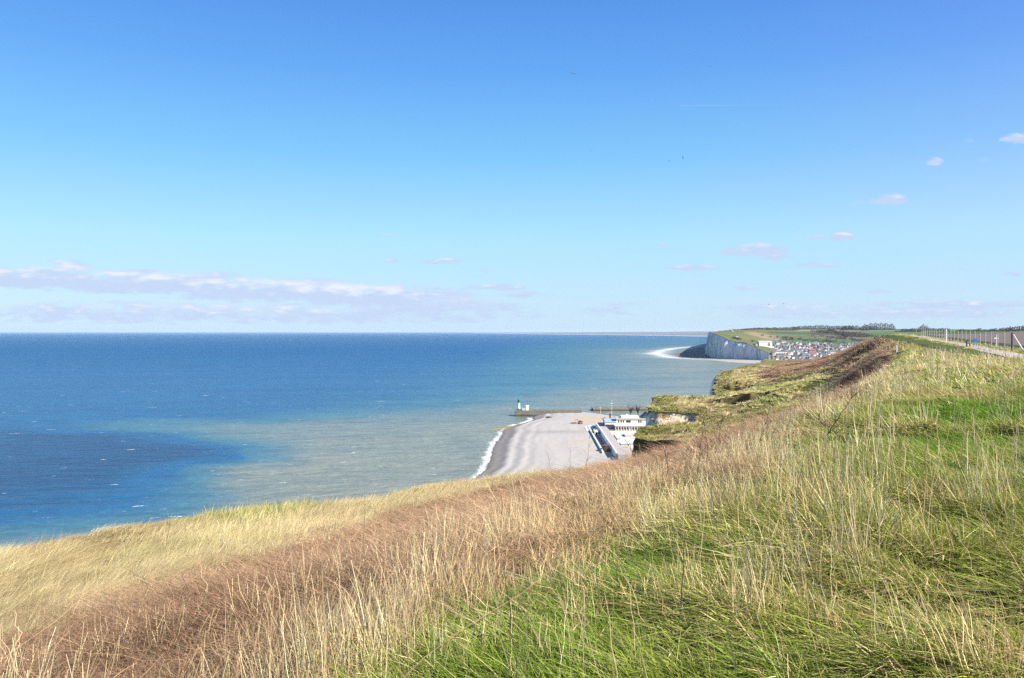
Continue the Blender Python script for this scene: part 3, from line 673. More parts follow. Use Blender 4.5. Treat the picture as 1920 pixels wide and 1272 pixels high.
# bench and blue panel by the path
def bench():
    x, y, z = at(1816, 651.5, y0=40); b = empty('bench', (x, y, z), label='weathered dark wooden bench at the near edge of the pale path', category='bench'); b.rotation_euler.z = radians(62)
    mb = MB()
    for k in range(3): mb.box(-.85, .85, -.2 + k * .14, -.08 + k * .14, .42, .46)
    mb.build('seat', M_darkwood, b)
    mb = MB()
    for k in range(2): mb.box(-.85, .85, .25 + k * .03, .29 + k * .03, .58 + k * .16, .70 + k * .16)
    mb.build('backrest', M_darkwood, b)
    for sx in (-.65, .65):
        for sy in (-.14, .2):
            mb = MB(); mb.box(sx - .05, sx + .05, sy - .05, sy + .05, -.15, .42 if sy < 0 else .86); mb.build('leg', M_darkwood, b)
bench()
def panel():
    x, y, z = at(1828, 652, y0=40); b = empty('notice_board', (x, y, z), label='small blue notice board on grey legs next to the bench by the path', category='sign'); b.rotation_euler.z = radians(-8)
    for sx in (-.16, .16):
        mb = MB(); mb.box(sx - .035, sx + .035, -.03, .03, -.2, .66); mb.build('leg', M_grey, b)
    mb = MB(); mb.box(-.24, .24, -.045, -.005, .62, 1.10); o = mb.build('panel', M_blue, b)
    mb = MB(); mb.box(-.26, .26, -.055, .005, 1.10, 1.13); mb.build('top_rail', M_grey, b)
    mb = MB(); mb.box(-.26, .26, -.055, .005, .59, .62); mb.build('bottom_rail', M_grey, b)
panel()
def pylon():
    d = ray(1884, 612); y = 2600.; x = d[0] / d[1] * y; z = float(fter(np.array([x]), np.array([y]))[0])
    b = empty('radio_mast', (x, y, z), label='tall thin grey lattice mast rising above the woods on the right horizon', category='mast')
    mb = MB()
    for k in range(3):
        a = k * 2 * pi / 3; mb.tube([(1.1 * cos(a), 1.1 * sin(a), -2), (.35 * cos(a), .35 * sin(a), 34)], .22, 4)
    for j in range(16):
        for k in range(3):
            a = k * 2 * pi / 3; a2 = a + 2 * pi / 3; r1 = 1.1 - .75 * j / 16; r2 = 1.1 - .75 * (j + 1) / 16
            mb.tube([(r1 * cos(a), r1 * sin(a), j * 2.1), (r2 * cos(a2), r2 * sin(a2), j * 2.1 + 2.1)], .1, 3)
    mb.build('lattice', M_grey, b)
    mb = MB(); mb.tube([(0, 0, 33), (0, 0, 41)], .15, 4); mb.build('aerial', M_grey, b)
pylon()

# ================================================================== harbour: piers, lighthouse, beach things
def pier(name, pts, wid, z1, label):
    """stone mole with battered sides along a plan line"""
    pts = np.array(pts, float); t = np.linspace(0, len(pts) - 1, 80); cx = np.interp(t, range(len(pts)), pts[:, 0]); cy_ = np.interp(t, range(len(pts)), pts[:, 1])
    tx = np.gradient(cx); ty = np.gradient(cy_); L = np.hypot(tx, ty); nx, ny = ty / L, -tx / L
    prof = [(-wid / 2 - 1.2, -1), (-wid / 2 - .1, z1 - .3), (-wid / 2, z1), (-wid / 2 + .7, z1 + .02), (-wid / 2 + .75, z1 - .6), (wid / 2 - .75, z1 - .6), (wid / 2 - .7, z1 + .02), (wid / 2, z1), (wid / 2 + .1, z1 - .3), (wid / 2 + 1.2, -1)]
    P = np.array([np.stack([cx + nx * o, cy_ + ny * o, np.full_like(cx, z)], -1) for o, z in prof])
    F = grid_faces(len(prof), 80); n = 80
    cap = [[i * n for i in range(len(prof))], [i * n + n - 1 for i in range(len(prof))][::-1]]
    me = bpy.data.meshes.new(name); me.from_pydata(P.reshape(-1, 3).tolist(), [], F.tolist() + cap); me.materials.append(M_pierstone); me.update()
    return link(name, me, label=label, category='pier')
def pier_mat():
    m = bpy.data.materials.new('tidal_stone'); m.use_nodes = True; N = NT(m.node_tree); p = N.pos(); z = N.n('ShaderNodeSeparateXYZ', inp={0: p}).outputs[2]
    n_ = N.noise(p, .25, 6, .7); zz = N.m('ADD', z, N.m('MULTIPLY', N.m('SUBTRACT', n_, .5), 2.5))
    c = N.mix(N.ss(n_, .35, .65), (.13, .12, .10, 1), (.21, .19, .16, 1)); c = N.mix(N.m('SUBTRACT', 1.0, N.ss(zz, 1.2, 2.8)), c, (.055, .055, .035, 1))
    b = N.n('ShaderNodeBsdfPrincipled', inp={'Base Color': c, 'Roughness': .9}); N.n('ShaderNodeOutputMaterial', inp={'Surface': b.outputs[0]}); return m
M_pierstone = pier_mat()
pier('stone_pier', [(3.5, 968), (28, 966), (60, 963), (84, 960)], 13, 7.2, 'long grey stone pier with the green and white lighthouse at its seaward end')
pier('stone_pier', [(104, 1036), (125, 1036), (160, 1040), (230, 1052), (330, 1070)], 22, 3.6, 'low dark stone breakwater across the harbour channel behind the beach')
def lighthouse(x, y, z):
    b = empty('lighthouse', (x, y, z), label='white lighthouse tower with green lantern and green foot at the pier end', category='lighthouse')
    mb = MB(); mb.tube([(0, 0, -.6), (0, 0, 0), (0, 0, 2.0)], [2.0, 2.0, 1.75], 20); mb.build('foot', M_green, b)
    mb = MB(); mb.tube([(0, 0, 2.0), (0, 0, 9.4)], [1.7, 1.35], 20); mb.build('tower', M_white, b)
    mb = MB(); mb.tube([(0, 0, 9.4), (0, 0, 9.7)], [1.9, 2.0], 20); mb.tube([(0, 0, 9.7), (0, 0, 11.2)], [1.25, 1.25], 16); mb.build('gallery', M_green, b)
    mb = MB()
    for k in range(12):
        a = k * pi / 6; mb.tube([(1.9 * cos(a), 1.9 * sin(a), 9.7), (1.9 * cos(a), 1.9 * sin(a), 10.7)], .06, 4)
        a2 = a + pi / 6; mb.tube([(1.9 * cos(a), 1.9 * sin(a), 10.7), (1.9 * cos(a2), 1.9 * sin(a2), 10.7)], .06, 4)
    mb.build('railing', M_green, b)
    mb = MB(); mb.tube([(0, 0, 11.2), (0, 0, 12.6)], [1.1, 1.1], 12); ln = mb.build('lantern', M_glass, b)
    mb = MB()
    for k in range(8): a = k * pi / 4; mb.tube([(1.12 * cos(a), 1.12 * sin(a), 11.2), (1.12 * cos(a), 1.12 * sin(a), 12.6)], .09, 4)
    mb.build('mullions', M_green, ln)
    mb = MB(); mb.tube([(0, 0, 12.6), (0, 0, 13.2), (0, 0, 13.9), (0, 0, 14.6)], [1.5, 1.2, .45, .08], 16); mb.build('dome', M_green, b)
    mb = MB(); mb.box(-.45, .45, -1.85, -1.5, 0, 1.9); mb.build('door', M_glass, b)
lighthouse(8.2, 968, 6.6)
r0 = empty('signal_hut', (16.8, 968, 6.6), label='small white signal hut with a taller white block beside the lighthouse', category='hut')
mb = MB(); mb.box(-4.2, 1.8, -2, 2, 0, 2.4); mb.box(-4.4, 2.0, -2.2, 2.2, 2.4, 2.6); mb.build('wall', M_white, r0)
mb = MB(); mb.box(.2, 3.4, -1.6, 1.6, 2.6, 5.2); mb.box(1.8, 3.4, -1.6, 1.6, 0, 2.6); mb.gable(.0, 3.6, -1.8, 1.8, 5.2, 6.1); mb.build('upper_block', M_white, r0)
mb = MB(); mb.box(-3.2, -2.2, -2.03, -1.97, 1, 1.9); mb.build('window', M_glass, r0)
mb = MB(); mb.box(-1.2, -.3, -2.03, -1.97, 0, 1.9); mb.build('door', M_glass, r0)
r0 = empty('tide_gauge', (19.5, 960.5, 0), label='yellow ladder post fixed to the pier wall below the white hut', category='post')
mb = MB(); mb.tube([(-.25, 0, -1), (-.25, 0, 7.8)], .16, 5); mb.tube([(.25, 0, -1), (.25, 0, 7.8)], .16, 5)
for k in range(14): mb.tube([(-.25, 0, k * .55), (.25, 0, k * .55)], .07, 4)
mb.build('ladder', M_yellow, r0)
def groyne():
    x0, y0 = atz(921, 806, .6); x1, y1 = atz(971, 797.5, 2.0); r0 = empty('groyne', (x0, y0, 0), label='low timber groyne running from the shingle into the surf', category='groyne'); mb = MB()
    n = 26
    for i in range(n):
        u = i / (n - 1); x = (x1 - x0) * u; y = (y1 - y0) * u; mb.box(x - .22, x + .22, y - .22, y + .22, -1, .9 + 1.9 * u + .2 * math.sin(i * 3))
    mb.build('pile', pmat('algae_timber', (.13, .11, .04), .9, .3, 1), r0)
    mb = MB()
    for k in range(4):
        V = [(0, -.1, k * .4 - .6), (x1 - x0, y1 - y0 - .1, 1.3 + k * .4 - .6), (x1 - x0, y1 - y0 - .1, 1.3 + k * .4 - .24), (0, -.1, k * .4 - .24)]
        V += [(a, b + .12, c) for a, b, c in V]; mb.add(V, [(0, 1, 2, 3), (7, 6, 5, 4), (3, 2, 6, 7), (0, 4, 5, 1), (1, 5, 6, 2), (0, 3, 7, 4)])
    mb.build('plank', pmat('wet_timber', (.30, .24, .09), .8, .3, 1), r0)
groyne()
def digger():
    x, y = atz(1088, 795, 5.2); r0 = empty('excavator', (x, y, 5.1), label='rusty orange excavator parked in the middle of the shingle beach', category='excavator')
    for s in (-1, 1):
        mb = MB(); mb.tube([(-1.9, s * 1.1, .45), (-1.6, s * 1.1, .45), (1.6, s * 1.1, .45), (1.9, s * 1.1, .45)], [.3, .45, .45, .3], 8); mb.build('track', M_darkwood, r0)
    mb = MB(); mb.box(-2.0, 1.4, -1.25, 1.25, 1.0, 2.0); mb.box(-2.2, -.8, -1.2, 1.2, 2.0, 2.5); mb.build('body', M_orange, r0)
    mb = MB(); mb.box(.0, 1.4, .1, 1.2, 2.0, 3.3); mb.build('cab', M_glass, r0)
    mb = MB(); mb.tube([(1.2, -.4, 1.8), (3.2, -.4, 4.4), (5.4, -.4, 3.2)], [.3, .28, .2], 5); mb.tube([(5.4, -.4, 3.2), (5.0, -.4, 1.0)], [.2, .18], 5); mb.build('boom', M_orange, r0)
    mb = MB(); mb.add([(4.2, -.9, .2), (5.4, -.9, .3), (5.5, -.9, 1.2), (4.6, -.9, 1.2), (4.2, .1, .2), (5.4, .1, .3), (5.5, .1, 1.2), (4.6, .1, 1.2)], [(0, 1, 2, 3), (7, 6, 5, 4), (0, 4, 5, 1), (1, 5, 6, 2), (3, 7, 4, 0)]); mb.build('bucket', M_darkwood, r0)
    r0.scale = (1.15,) * 3; r0.rotation_euler.z = radians(200)
    x, y = atz(1077, 794, 5.2); r0 = empty('trailer', (x, y, 5.1), label='low rust brown trailer standing beside the orange excavator on the beach', category='trailer')
    mb = MB(); mb.box(-4, 3, -1.2, 1.2, .8, 1.1); mb.box(-4, -3.9, -1.2, 1.2, 1.1, 1.7); mb.box(2.9, 3, -1.2, 1.2, 1.1, 1.9); mb.box(3, 5, -.1, .1, .8, 1.0); mb.build('bed', M_orange, r0)
    for a in (-2.6, -1.4):
        for s in (-1.2, 1.0):
            mb = MB(); mb.tube([(a, s, .5), (a, s + .25, .5)], .5, 10); mb.build('wheel', M_darkwood, r0)
digger()
r0 = empty('boulder', (*atz(1029, 783, 4.2), 3.9), label='dark boulder pile on the crest of the shingle near the pier root', category='boulder')
ii = bpy.data.meshes.new('boulder')
import bmesh
bm = bmesh.new(); bmesh.ops.create_icosphere(bm, subdivisions=3, radius=1)
for v in bm.verts:
    k = 1 + .35 * float(fbm(np.array([v.co.x * 1.7 + 3]), np.array([v.co.y * 1.7 + v.co.z * 2.1]), 211, 3)[0]); v.co = (v.co.x * 3.6 * k, v.co.y * 2.4 * k, v.co.z * 1.7 * k)
bm.to_mesh(ii); bm.free(); ii.materials.append(M_darkwood); link('rock', ii, r0)

# ---- sea front: walk, sunken court, casino
def seafront():
    # trench court left of the promenade: low outer wall, dark floor, high inner wall
    A0 = np.array([80.5, 640.]); A1 = np.array([85.2, 808.]); d = (A1 - A0) / np.linalg.norm(A1 - A0); n = np.array([d[1], -d[0]]); L = np.linalg.norm(A1 - A0); rz = -math.atan2(d[0], d[1])
    def strip(name, o0, o1, l0, l1, z0, z1, mat, par=None, **kw):
        mb = MB(); P = [A0 + n * o0 + d * l0, A0 + n * o1 + d * l0, A0 + n * o1 + d * l1, A0 + n * o0 + d * l1]
        V = [(p[0], p[1], z) for z in (z0, z1) for p in P]; mb.add(V, [(3, 2, 1, 0), (4, 5, 6, 7), (0, 1, 5, 4), (1, 2, 6, 5), (2, 3, 7, 6), (3, 0, 4, 7)])
        return mb.build(name, mat, par, **kw)
    r0 = empty('sea_wall', (0, 0, 0), label='white concrete sea wall enclosing a long sunken court at the back of the beach', category='wall')
    strip('outer_wall', -8.6, -7.4, -5, L + 3, 4, 6.7, M_white, r0); strip('end_wall', -7.4, 0, L, L + 1.2, 4, 6.9, M_white, r0); strip('inner_wall', -.5, .4, -30, L + 1, 4, 10.2, M_white, r0)
    for k in range(4): strip('buttress', -11.5, -8.6, L - 4 - k * 9, L - 2.5 - k * 9, 4, 6.4, M_white, r0)
    strip('court_floor', -7.4, -.5, -5, L, 4, 5.25, M_asphalt, kind='structure')
    strip('promenade', .4, 7.6, -40, L + 6, 5, 9.4, M_pave, kind='structure')
    strip('terrace', 7.7, 50, 20, 128, 5, 6.6, pmat('white_paving', (.62, .58, .50), .8, .08, .2), kind='structure')
    steps = pmat('pale_concrete', (.50, .47, .42), .9, .12, .3)
    for k, (o0, o1, l0, l1, h, lb) in enumerate(((9, 15, 20, 34, 9.4, 'low pale building beside the near end of the promenade'), (17, 30, 30, 52, 8.2, 'low pale building behind the promenade with steps'),
                                             (10, 13, 60, 92, 8.6, 'long narrow pale terrace wall beside the middle of the promenade'), (20, 26, 84, 100, 8.0, 'small pale block on the white terrace before the casino'), (30, 46, 60, 72, 8.8, 'pale block on the white terrace next to the dark cliff hollow'))):
        r0 = empty('terrace_block', (0, 0, 0), label=lb, category='building')
        strip('wall', o0, o1, l0, l1, 5, h, steps, r0)
        strip('coping', o0 - .4, o1 + .4, l0 - .4, l1 + .4, h, h + .35, M_white, r0)
        strip('steps', o1, o1 + 2.5, l0 + 1, l0 + 6, 5, (h + 5) / 2, steps, r0)
    # pavilions in the court and a barrier across it
    r0 = empty('lifeguard_hut', (*(A0 + n * -4.4 + d * 118), 5.25), label='white flat hut with dark doorway inside the sunken court', category='hut'); r0.rotation_euler.z = rz
    mb = MB(); mb.box(-1.7, 1.7, -9, 8, 0, 3.0); mb.add([(-1.7, 8, 0), (1.7, 8, 0), (0, 13, 0), (-1.7, 8, 3), (1.7, 8, 3), (0, 13, 3)], [(0, 2, 5, 3), (1, 4, 5, 2), (3, 5, 4)]); mb.build('wall', M_white, r0)
    mb = MB(); mb.box(-1, 1, -9.05, -8.9, 0, 2.4); mb.build('doorway', M_glass, r0); mb = MB(); mb.box(-.9, .9, 3.5, 5.5, 3, 3.7); mb.build('skylight', M_glass, r0)
    r0 = empty('beach_shelter', (*(A0 + n * -4.0 + d * 8), 5.25), label='dark brown beach shelter at the near end of the sunken court', category='shelter'); r0.rotation_euler.z = rz
    mb = MB(); mb.box(-2.2, 2.2, -4, 4, 0, 4.4); mb.build('wall', pmat('rust_brick', (.11, .05, .035), .9, .2, 1), r0); mb = MB(); mb.box(-2.5, 2.5, -4.3, 4.3, 4.4, 4.7); mb.build('roof', M_darkwood, r0)
    r0 = empty('barrier', (*(A0 + n * -4 + d * 30), 5.25), label='thin red barrier rail crossing the sunken court', category='barrier'); r0.rotation_euler.z = rz
    mb = MB(); mb.box(-3.6, 3.4, -.12, .12, 1.1, 1.35); [mb.box(k - .1, k + .1, -.1, .1, 0, 1.1) for k in (-3.4, 0, 3.2)]; mb.build('rail', pmat('red_paint', (.45, .09, .06), .6, .05, 1), r0)
    # casino
    c = empty('casino', (100, 776, 6), label='large white flat-roofed seafront casino with a colonnade and dark windows', category='building'); c.rotation_euler.z = radians(-3)
    cream = pmat('cream_render', (.74, .70, .62), .8, .06, .3)
    mb = MB(); mb.box(0, 62, 0, 20, 0, 4.6); mb.box(-.6, 62, -.6, 20, 4.6, 5.1); mb.build('lower_storey', cream, c)
    for k in range(22):
        if k not in (5, 9, 15): mb = MB(); mb.box(1.2 + k * 2.6, 2.5 + k * 2.6, -.05, .2, .8, 2.9); mb.build('opening', M_glass, c)
    mb = MB(); [mb.tube([(.5 + k * 2.6, -1.4, 0), (.5 + k * 2.6, -1.4, 4.6)], .28, 6) for k in range(24)]; mb.box(-.2, 62, -2, -.65, 4.4, 4.9); mb.build('colonnade', cream, c)
    mb = MB(); mb.box(2, 62, 8, 26, 5.1, 10.2); mb.build('upper_storey', cream, c)
    mb = MB(); mb.box(1.2, 63, 7, 27, 10.2, 10.9); mb.build('roof', pmat('roof_felt', (.42, .40, .37), .9, .1, .5), c)
    for x0, x1 in ((3.5, 5), (6, 7.4), (8.3, 9.6), (11.5, 16), (23, 24.6), (25.2, 26.6), (32, 33.4), (34, 36), (41, 44), (47, 49)):
        mb = MB(); mb.box(x0, x1, 7.93, 8.05, 6.7, 9.0); mb.build('window', M_glass, c)
    mb = MB(); mb.box(7, 24, 12, 24, 10.9, 12.6); mb.box(12, 13.4, 14, 15.4, 12.6, 14.6); mb.build('roof_pavilion', M_white, c)
    mb = MB(); mb.gable(26, 38, 10, 24, 10.9, 16.4, 0, 'y'); mb.build('steep_roof', pmat('slate', (.06, .065, .075), .7, .15, .8), c)
    mb = MB(); mb.box(-9.5, 1.9, 3, 34, 0, 7.5); mb.build('side_wing', M_white, c)
    mb = MB(); mb.box(-10.2, 2, 2.4, 34.6, 7.5, 8.0); mb.box(-9.7, -9.45, 4, 33, 8, 8.9); mb.build('side_roof', pmat('pale_blue_roof', (.36, .46, .56), .6, .1, .4), c)
    mb = MB(); mb.box(-9.2, 1.4, 2.9, 3.05, 1, 5.4); mb.build('glazed_front', M_glass, c)
    for k in range(7): mb = MB(); mb.box(-9.57, -9.45, 5 + k * 4, 7.6 + k * 4, 1, 5.4); mb.build('side_window', M_glass, c)
    k = empty('annexe', (104, 812, 6), label='white annexe with a low grey pitched roof behind the casino', category='building')
    mb = MB(); mb.box(36, 70, 2, 18, 0, 10); mb.build('wall', M_white, k); mb = MB(); mb.gable(36, 70, 2, 18, 10, 14, over=.8); mb.build('roof', pmat('grey_tiles', (.22, .22, .23), .8, .15, .5), k)
    # lamp standards and mast
    for (px, py, hh, lb) in ((1147, 785, 21, 'tall white mast with a crossbar at the corner of the quay'), (1126, 776, 9, 'white lamp standard at the top of the sandy patch')):
        x, y = atz(px, py, 5.9); r0 = empty('mast', (x, y, 5.6), label=lb, category='mast'); mb = MB(); mb.tube([(0, 0, 0), (0, 0, hh)], [.22, .12], 6); mb.build('pole', M_white, r0)
        mb = MB(); mb.box(-1.6, 1.6, -.12, .12, hh * .8, hh * .8 + .25); mb.build('crossbar', M_white, r0)
    x, y = atz(1144, 785, 5.9); r0 = empty('kiosk', (x, y, 5.4), label='dark narrow kiosk on the corner of the quay beside the tall mast', category='kiosk'); mb = MB(); mb.box(-.9, .9, -.9, .9, 0, 6.5); mb.build('wall', M_darkwood, r0); mb = MB(); mb.gable(-1.1, 1.1, -1.1, 1.1, 6.5, 7.3); mb.build('roof', M_grey, r0)
    # bare trees behind the casino, cranes of the harbour
    for i, (px, lb) in enumerate(((1193, 'bare dark tree behind the casino roof, left of a pair'), (1207, 'bare dark tree behind the casino roof, right of a pair nearest the chalk scar'))):
        x, y = atz(px, 792, 6); r0 = empty('bare_tree', (x, y + 40, 6), label=lb, category='tree'); rg = np.random.default_rng(i + 5); mb = MB(); mb.tube([(0, 0, 0), (.2, 0, 8)], [.5, .35], 5); mb.build('trunk', M_darkwood, r0)
        mb = MB()
        for k in range(26):
            a = rg.uniform(0, 2 * pi); r = rg.uniform(2, 5); mb.tube([(.2, 0, rg.uniform(4, 8)), (r * .5 * cos(a), r * .5 * sin(a), 9 + rg.uniform(0, 2)), (r * cos(a), r * sin(a), 11 + rg.uniform(0, 5))], [.25, .16, .06], 4)
        mb.build('crown', M_darkwood, r0)
seafront()

# ================================================================== the far town
rg = np.random.default_rng(12)
def hmats(): return dict(
    w=pmat('render_white', (.74, .73, .70), .8, .06, .1), c=pmat('render_cream', (.60, .53, .42), .8, .08, .1), b=pmat('brick_red', (.33, .15, .10), .85, .12, .1),
    p=pmat('peach_brick', (.46, .29, .22), .85, .12, .1), g=pmat('render_grey', (.36, .37, .38), .8, .08, .1), s=pmat('slate_roof', (.12, .13, .15), .6, .12, .1), t=pmat('clay_roof', (.30, .13, .08), .8, .12, .1), l=pmat('pale_roof', (.42, .43, .44), .6, .1, .1))
HM = hmats()
DESC = dict(w='white', c='cream', b='red brick', g='grey'); RD = dict(s='dark slate roof', t='orange tiled roof', l='pale grey roof')
protos = []
def house_mesh(wk, rk, W, D, h, rh, hip):
    a = MB(); a.box(-W / 2, W / 2, -D / 2, D / 2, -8, h); a.gable(-W / 2, W / 2, -D / 2, D / 2, h, h + rh * .96, 0)
    b = MB(); b.gable(-W / 2, W / 2, -D / 2, D / 2, h, h + rh + .15, 0, over=.5, hip=hip); b.box(W * .25, W * .25 + 1, -.6, .6, h + rh * .4, h + rh + 1.5); roof = b.me('house_roof', HM[rk])
    c = a
    nw = max(2, int(W / 3.2))
    for fl in range(max(1, int(h / 2.9))):
        for k in range(nw):
            x = -W / 2 + (k + .5) * W / nw; c.box(x - .55, x + .55, -D / 2 - .06, -D / 2 + .1, fl * 2.9 + .9, fl * 2.9 + 2.4, 1)
    wall = a.me('house_wall', [HM[wk], M_glass])
    return wall, roof
for wk, rk, W, D, h, rh, hip in (('w', 's', 11, 9, 6, 4, 0), ('w', 's', 9, 9, 8.5, 4.5, 1.5), ('w', 't', 10, 8, 5.5, 3.5, 0), ('c', 's', 10, 9, 7, 4, 0), ('c', 't', 12, 9, 5.5, 3.5, 2),
                                 ('b', 's', 9, 9, 8.5, 5, 0), ('g', 's', 12, 9, 6, 3.5, 0), ('w', 'l', 14, 10, 6, 2.2, 0), ('g', 'l', 10, 9, 6, 3, 0), ('w', 's', 18, 10, 9, 4, 0)):
    protos.append((wk, rk, house_mesh(wk, rk, W, D, h, rh, hip)))
def put_house(x, y, z, pi_, rz, label=None, group='houses of the far town', sc_=1.0):
    wk, rk, ms = protos[pi_]
    lb = label or f'small {DESC[wk]} house with {RD[rk]} in the crowded far town'
    kw = dict(label=lb, category='house'); 
    if group: kw['group'] = group + f', {DESC[wk]} with {RD[rk]}'
    o = empty('house', (x, y, z), **kw); o.rotation_euler.z = rz; o.scale = (sc_,) * 3
    for nm, me in zip(('wall', 'roof'), ms): link(nm, me, o)
def townhouses():
    rows = np.linspace(2640, 3520, 22); cnt = 0
    P = []
    for i, y in enumerate(rows):
        x = .318 * y + rg.uniform(0, 12)
        lo = np.interp(y, [2600, 2900, 3200, 3520], [.330, .325, .325, .345])
        while x < .462 * y:
            a = x / y
            if a > lo and rg.random() < .80: P.append((x, y + rg.uniform(-14, 14)))
            x += rg.uniform(13, 27)
    P = np.array(P); Z = fter(P[:, 0], P[:, 1])
    # keep those that the ridge in front does not hide
    tt = np.linspace(40, 700, 260); keep = []
    for (x, y), z in zip(P, Z):
        tx = x / y * tt; line = H + (z + 11 - H) / y * tt
        if np.all(ter(tx, tt, False) < line + .3): keep.append((x, y, z))
    keep = [k for k in keep if abs(k[0] / k[1] - .403) > .0015]
    rg.shuffle(keep); keep = keep[:290]
    wts = np.array([.24, .20, .08, .14, .04, .04, .07, .12, .03, .10])
    for x, y, z in keep:
        k = int(rg.choice(10, p=wts / wts.sum())); put_house(x, y, z, k, rg.choice([0, .25, -.3, 1.57, 1.2]) + rg.uniform(-.1, .1), sc_=rg.uniform(.85, 1.15))
townhouses()
def fz(x, y): return float(fter(np.array([x]), np.array([y]))[0])
def atf(px, py): return at(px, py, fter, 2350, 9000)
def block(px, py, W, D, h, wk, rk, rh, label, name='building', rz=0.0, flat=False, cat='building'):
    x, y, z = atf(px, py); o = empty(name, (x, y, z - .5), label=label, category=cat); o.rotation_euler.z = rz
    mb = MB(); mb.box(-W / 2, W / 2, -D / 2, D / 2, -6, h); 
    if not flat: mb.gable(-W / 2, W / 2, -D / 2, D / 2, h, h + rh * .96, 0)
    mb.build('wall', HM[wk], o)
    mb = MB()
    if flat: mb.box(-W / 2 - .4, W / 2 + .4, -D / 2 - .4, D / 2 + .4, h, h + 1)
    else: mb.gable(-W / 2, W / 2, -D / 2, D / 2, h, h + rh + .25, 0, over=1.0)
    mb.build('roof', HM[rk], o)
    n = max(2, int(W / 5))
    for fl in range(max(1, int(h / 4))):
        for k in range(n): mb = MB(); xx = -W / 2 + (k + .5) * W / n; mb.box(xx - .9, xx + .9, -D / 2 - .1, -D / 2 + .1, fl * 4 + 1.2, fl * 4 + 3.2); mb.build('window', M_glass, o)
    return o
o = empty('hall', atf(1433, 649), label='large plain white hall with a long grey roof above the far cliff', category='building'); o.rotation_euler.z = .12
mb = MB(); mb.box(-24, 24, -12, 12, -6, 14); mb.gable(-24, 24, -12, 12, 14, 17.8, 0); mb.build('wall', HM['w'], o)
mb = MB(); mb.gable(-24, 24, -12, 12, 14, 18.6, 0, over=1.2); mb.build('roof', HM['l'], o)
mb = MB(); mb.box(7, 17, -12.2, -11.9, 0, 7); mb.tube([(12, -12.2, 7), (12, -11.9, 7)], 5, 12); mb.build('arched_window', pmat('hall_window', (.22, .20, .18), .5, .2, .3), o)
mb = MB(); mb.box(-36, -24, -9, 9, -6, 7); mb.build('annexe', HM['g'], o)
block(1521, 667, 20, 14, 20, 'p', 't', 5, 'tall orange brick house nearest the brown slope, below the far town')
block(1497, 665, 46, 12, 9, 'w', 'l', 3, 'long pale blue-white building at the foot of the far town', flat=True)
block(1470, 663, 60, 12, 7, 'w', 's', 3, 'long low white building left of the pale blue-white one in the far town')
block(1450.5, 673, 9, 9, 22, 'c', 's', 5, 'narrow tall cream villa alone at the seaward end of the far town')
block(1462, 671, 22, 10, 11, 'g', 's', 4, 'grey villa row with slate roof beside the tall cream villa')
block(1471, 671, 12, 10, 9, 'c', 't', 3, 'small pinkish cream villa at the right end of the seafront row')
block(1443, 672, 9, 9, 12, 'g', 's', 4, 'small shaded grey villa against the foot of the far cliff')
def church():
    o = empty('church', atf(1553, 664), label='grey church with a pointed spire in the far town', category='church')
    mb = MB(); mb.box(-3, 3, -3, 3, -4, 20); mb.build('tower', HM['g'], o)
    mb = MB(); mb.add([(-3.4, -3.4, 20), (3.4, -3.4, 20), (3.4, 3.4, 20), (-3.4, 3.4, 20), (0, 0, 36)], [(0, 1, 4), (1, 2, 4), (2, 3, 4), (3, 0, 4), (3, 2, 1, 0)]); mb.build('spire', HM['g'], o)
    mb = MB(); mb.box(3, 26, -6, 6, -4, 9); mb.gable(3, 26, -6, 6, 9, 15, 0); mb.build('nave', HM['c'], o); mb = MB(); mb.gable(3.05, 26, -6, 6, 9, 15.4, 0, over=.6); mb.build('roof', HM['s'], o)
church()
# monument and small buildings on the headland
x, y, z = atf(1374, 622.5); o = empty('memorial', (x, y, z), label='small stone memorial on the skyline of the far headland', category='monument')
mb = MB(); mb.box(-6, 6, -3, 3, -2, 5); mb.build('base', HM['g'], o); mb = MB(); mb.box(-1.6, 1.6, -1.6, 1.6, 5, 15); mb.box(-2, 2, -2, 2, 15, 16); mb.build('column', HM['g'], o)
for px, py, W, lb in ((1381, 633, 10, 'small white cottage alone on the far headland grass'), (1454, 637, 9, 'cream cottage above the far town, left of a pair on the tan slope'), (1459, 637, 9, 'cream cottage above the far town, right of a pair on the tan slope')):
    block(px, py, W, 8, 6, 'w' if 'white' in lb else 'c', 's', 3, lb, 'cottage', cat='house')
# farm buildings on the right horizon
for i, (px, py, k, lb) in enumerate(((1822, 617, 0, 'white farmhouse on the right horizon, leftmost of four behind the fence'), (1835, 617.5, 4, 'orange-roofed farmhouse on the right horizon behind the fence'),
                                     (1848, 617, 0, 'white farmhouse on the right horizon, second of the plain white ones behind the fence'), (1857, 617.3, 7, 'pale farm shed on the right horizon, rightmost of four behind the fence'), (1683, 616, 7, 'long pale blue-grey shed on the horizon between two woods'))):
    d = ray(px, py); y = 2900.; x = d[0] / d[1] * y; put_house(x, y, fz(x, y), k, rg.uniform(-.3, .3), lb, None, 1.1 if i != 4 else 1.8)

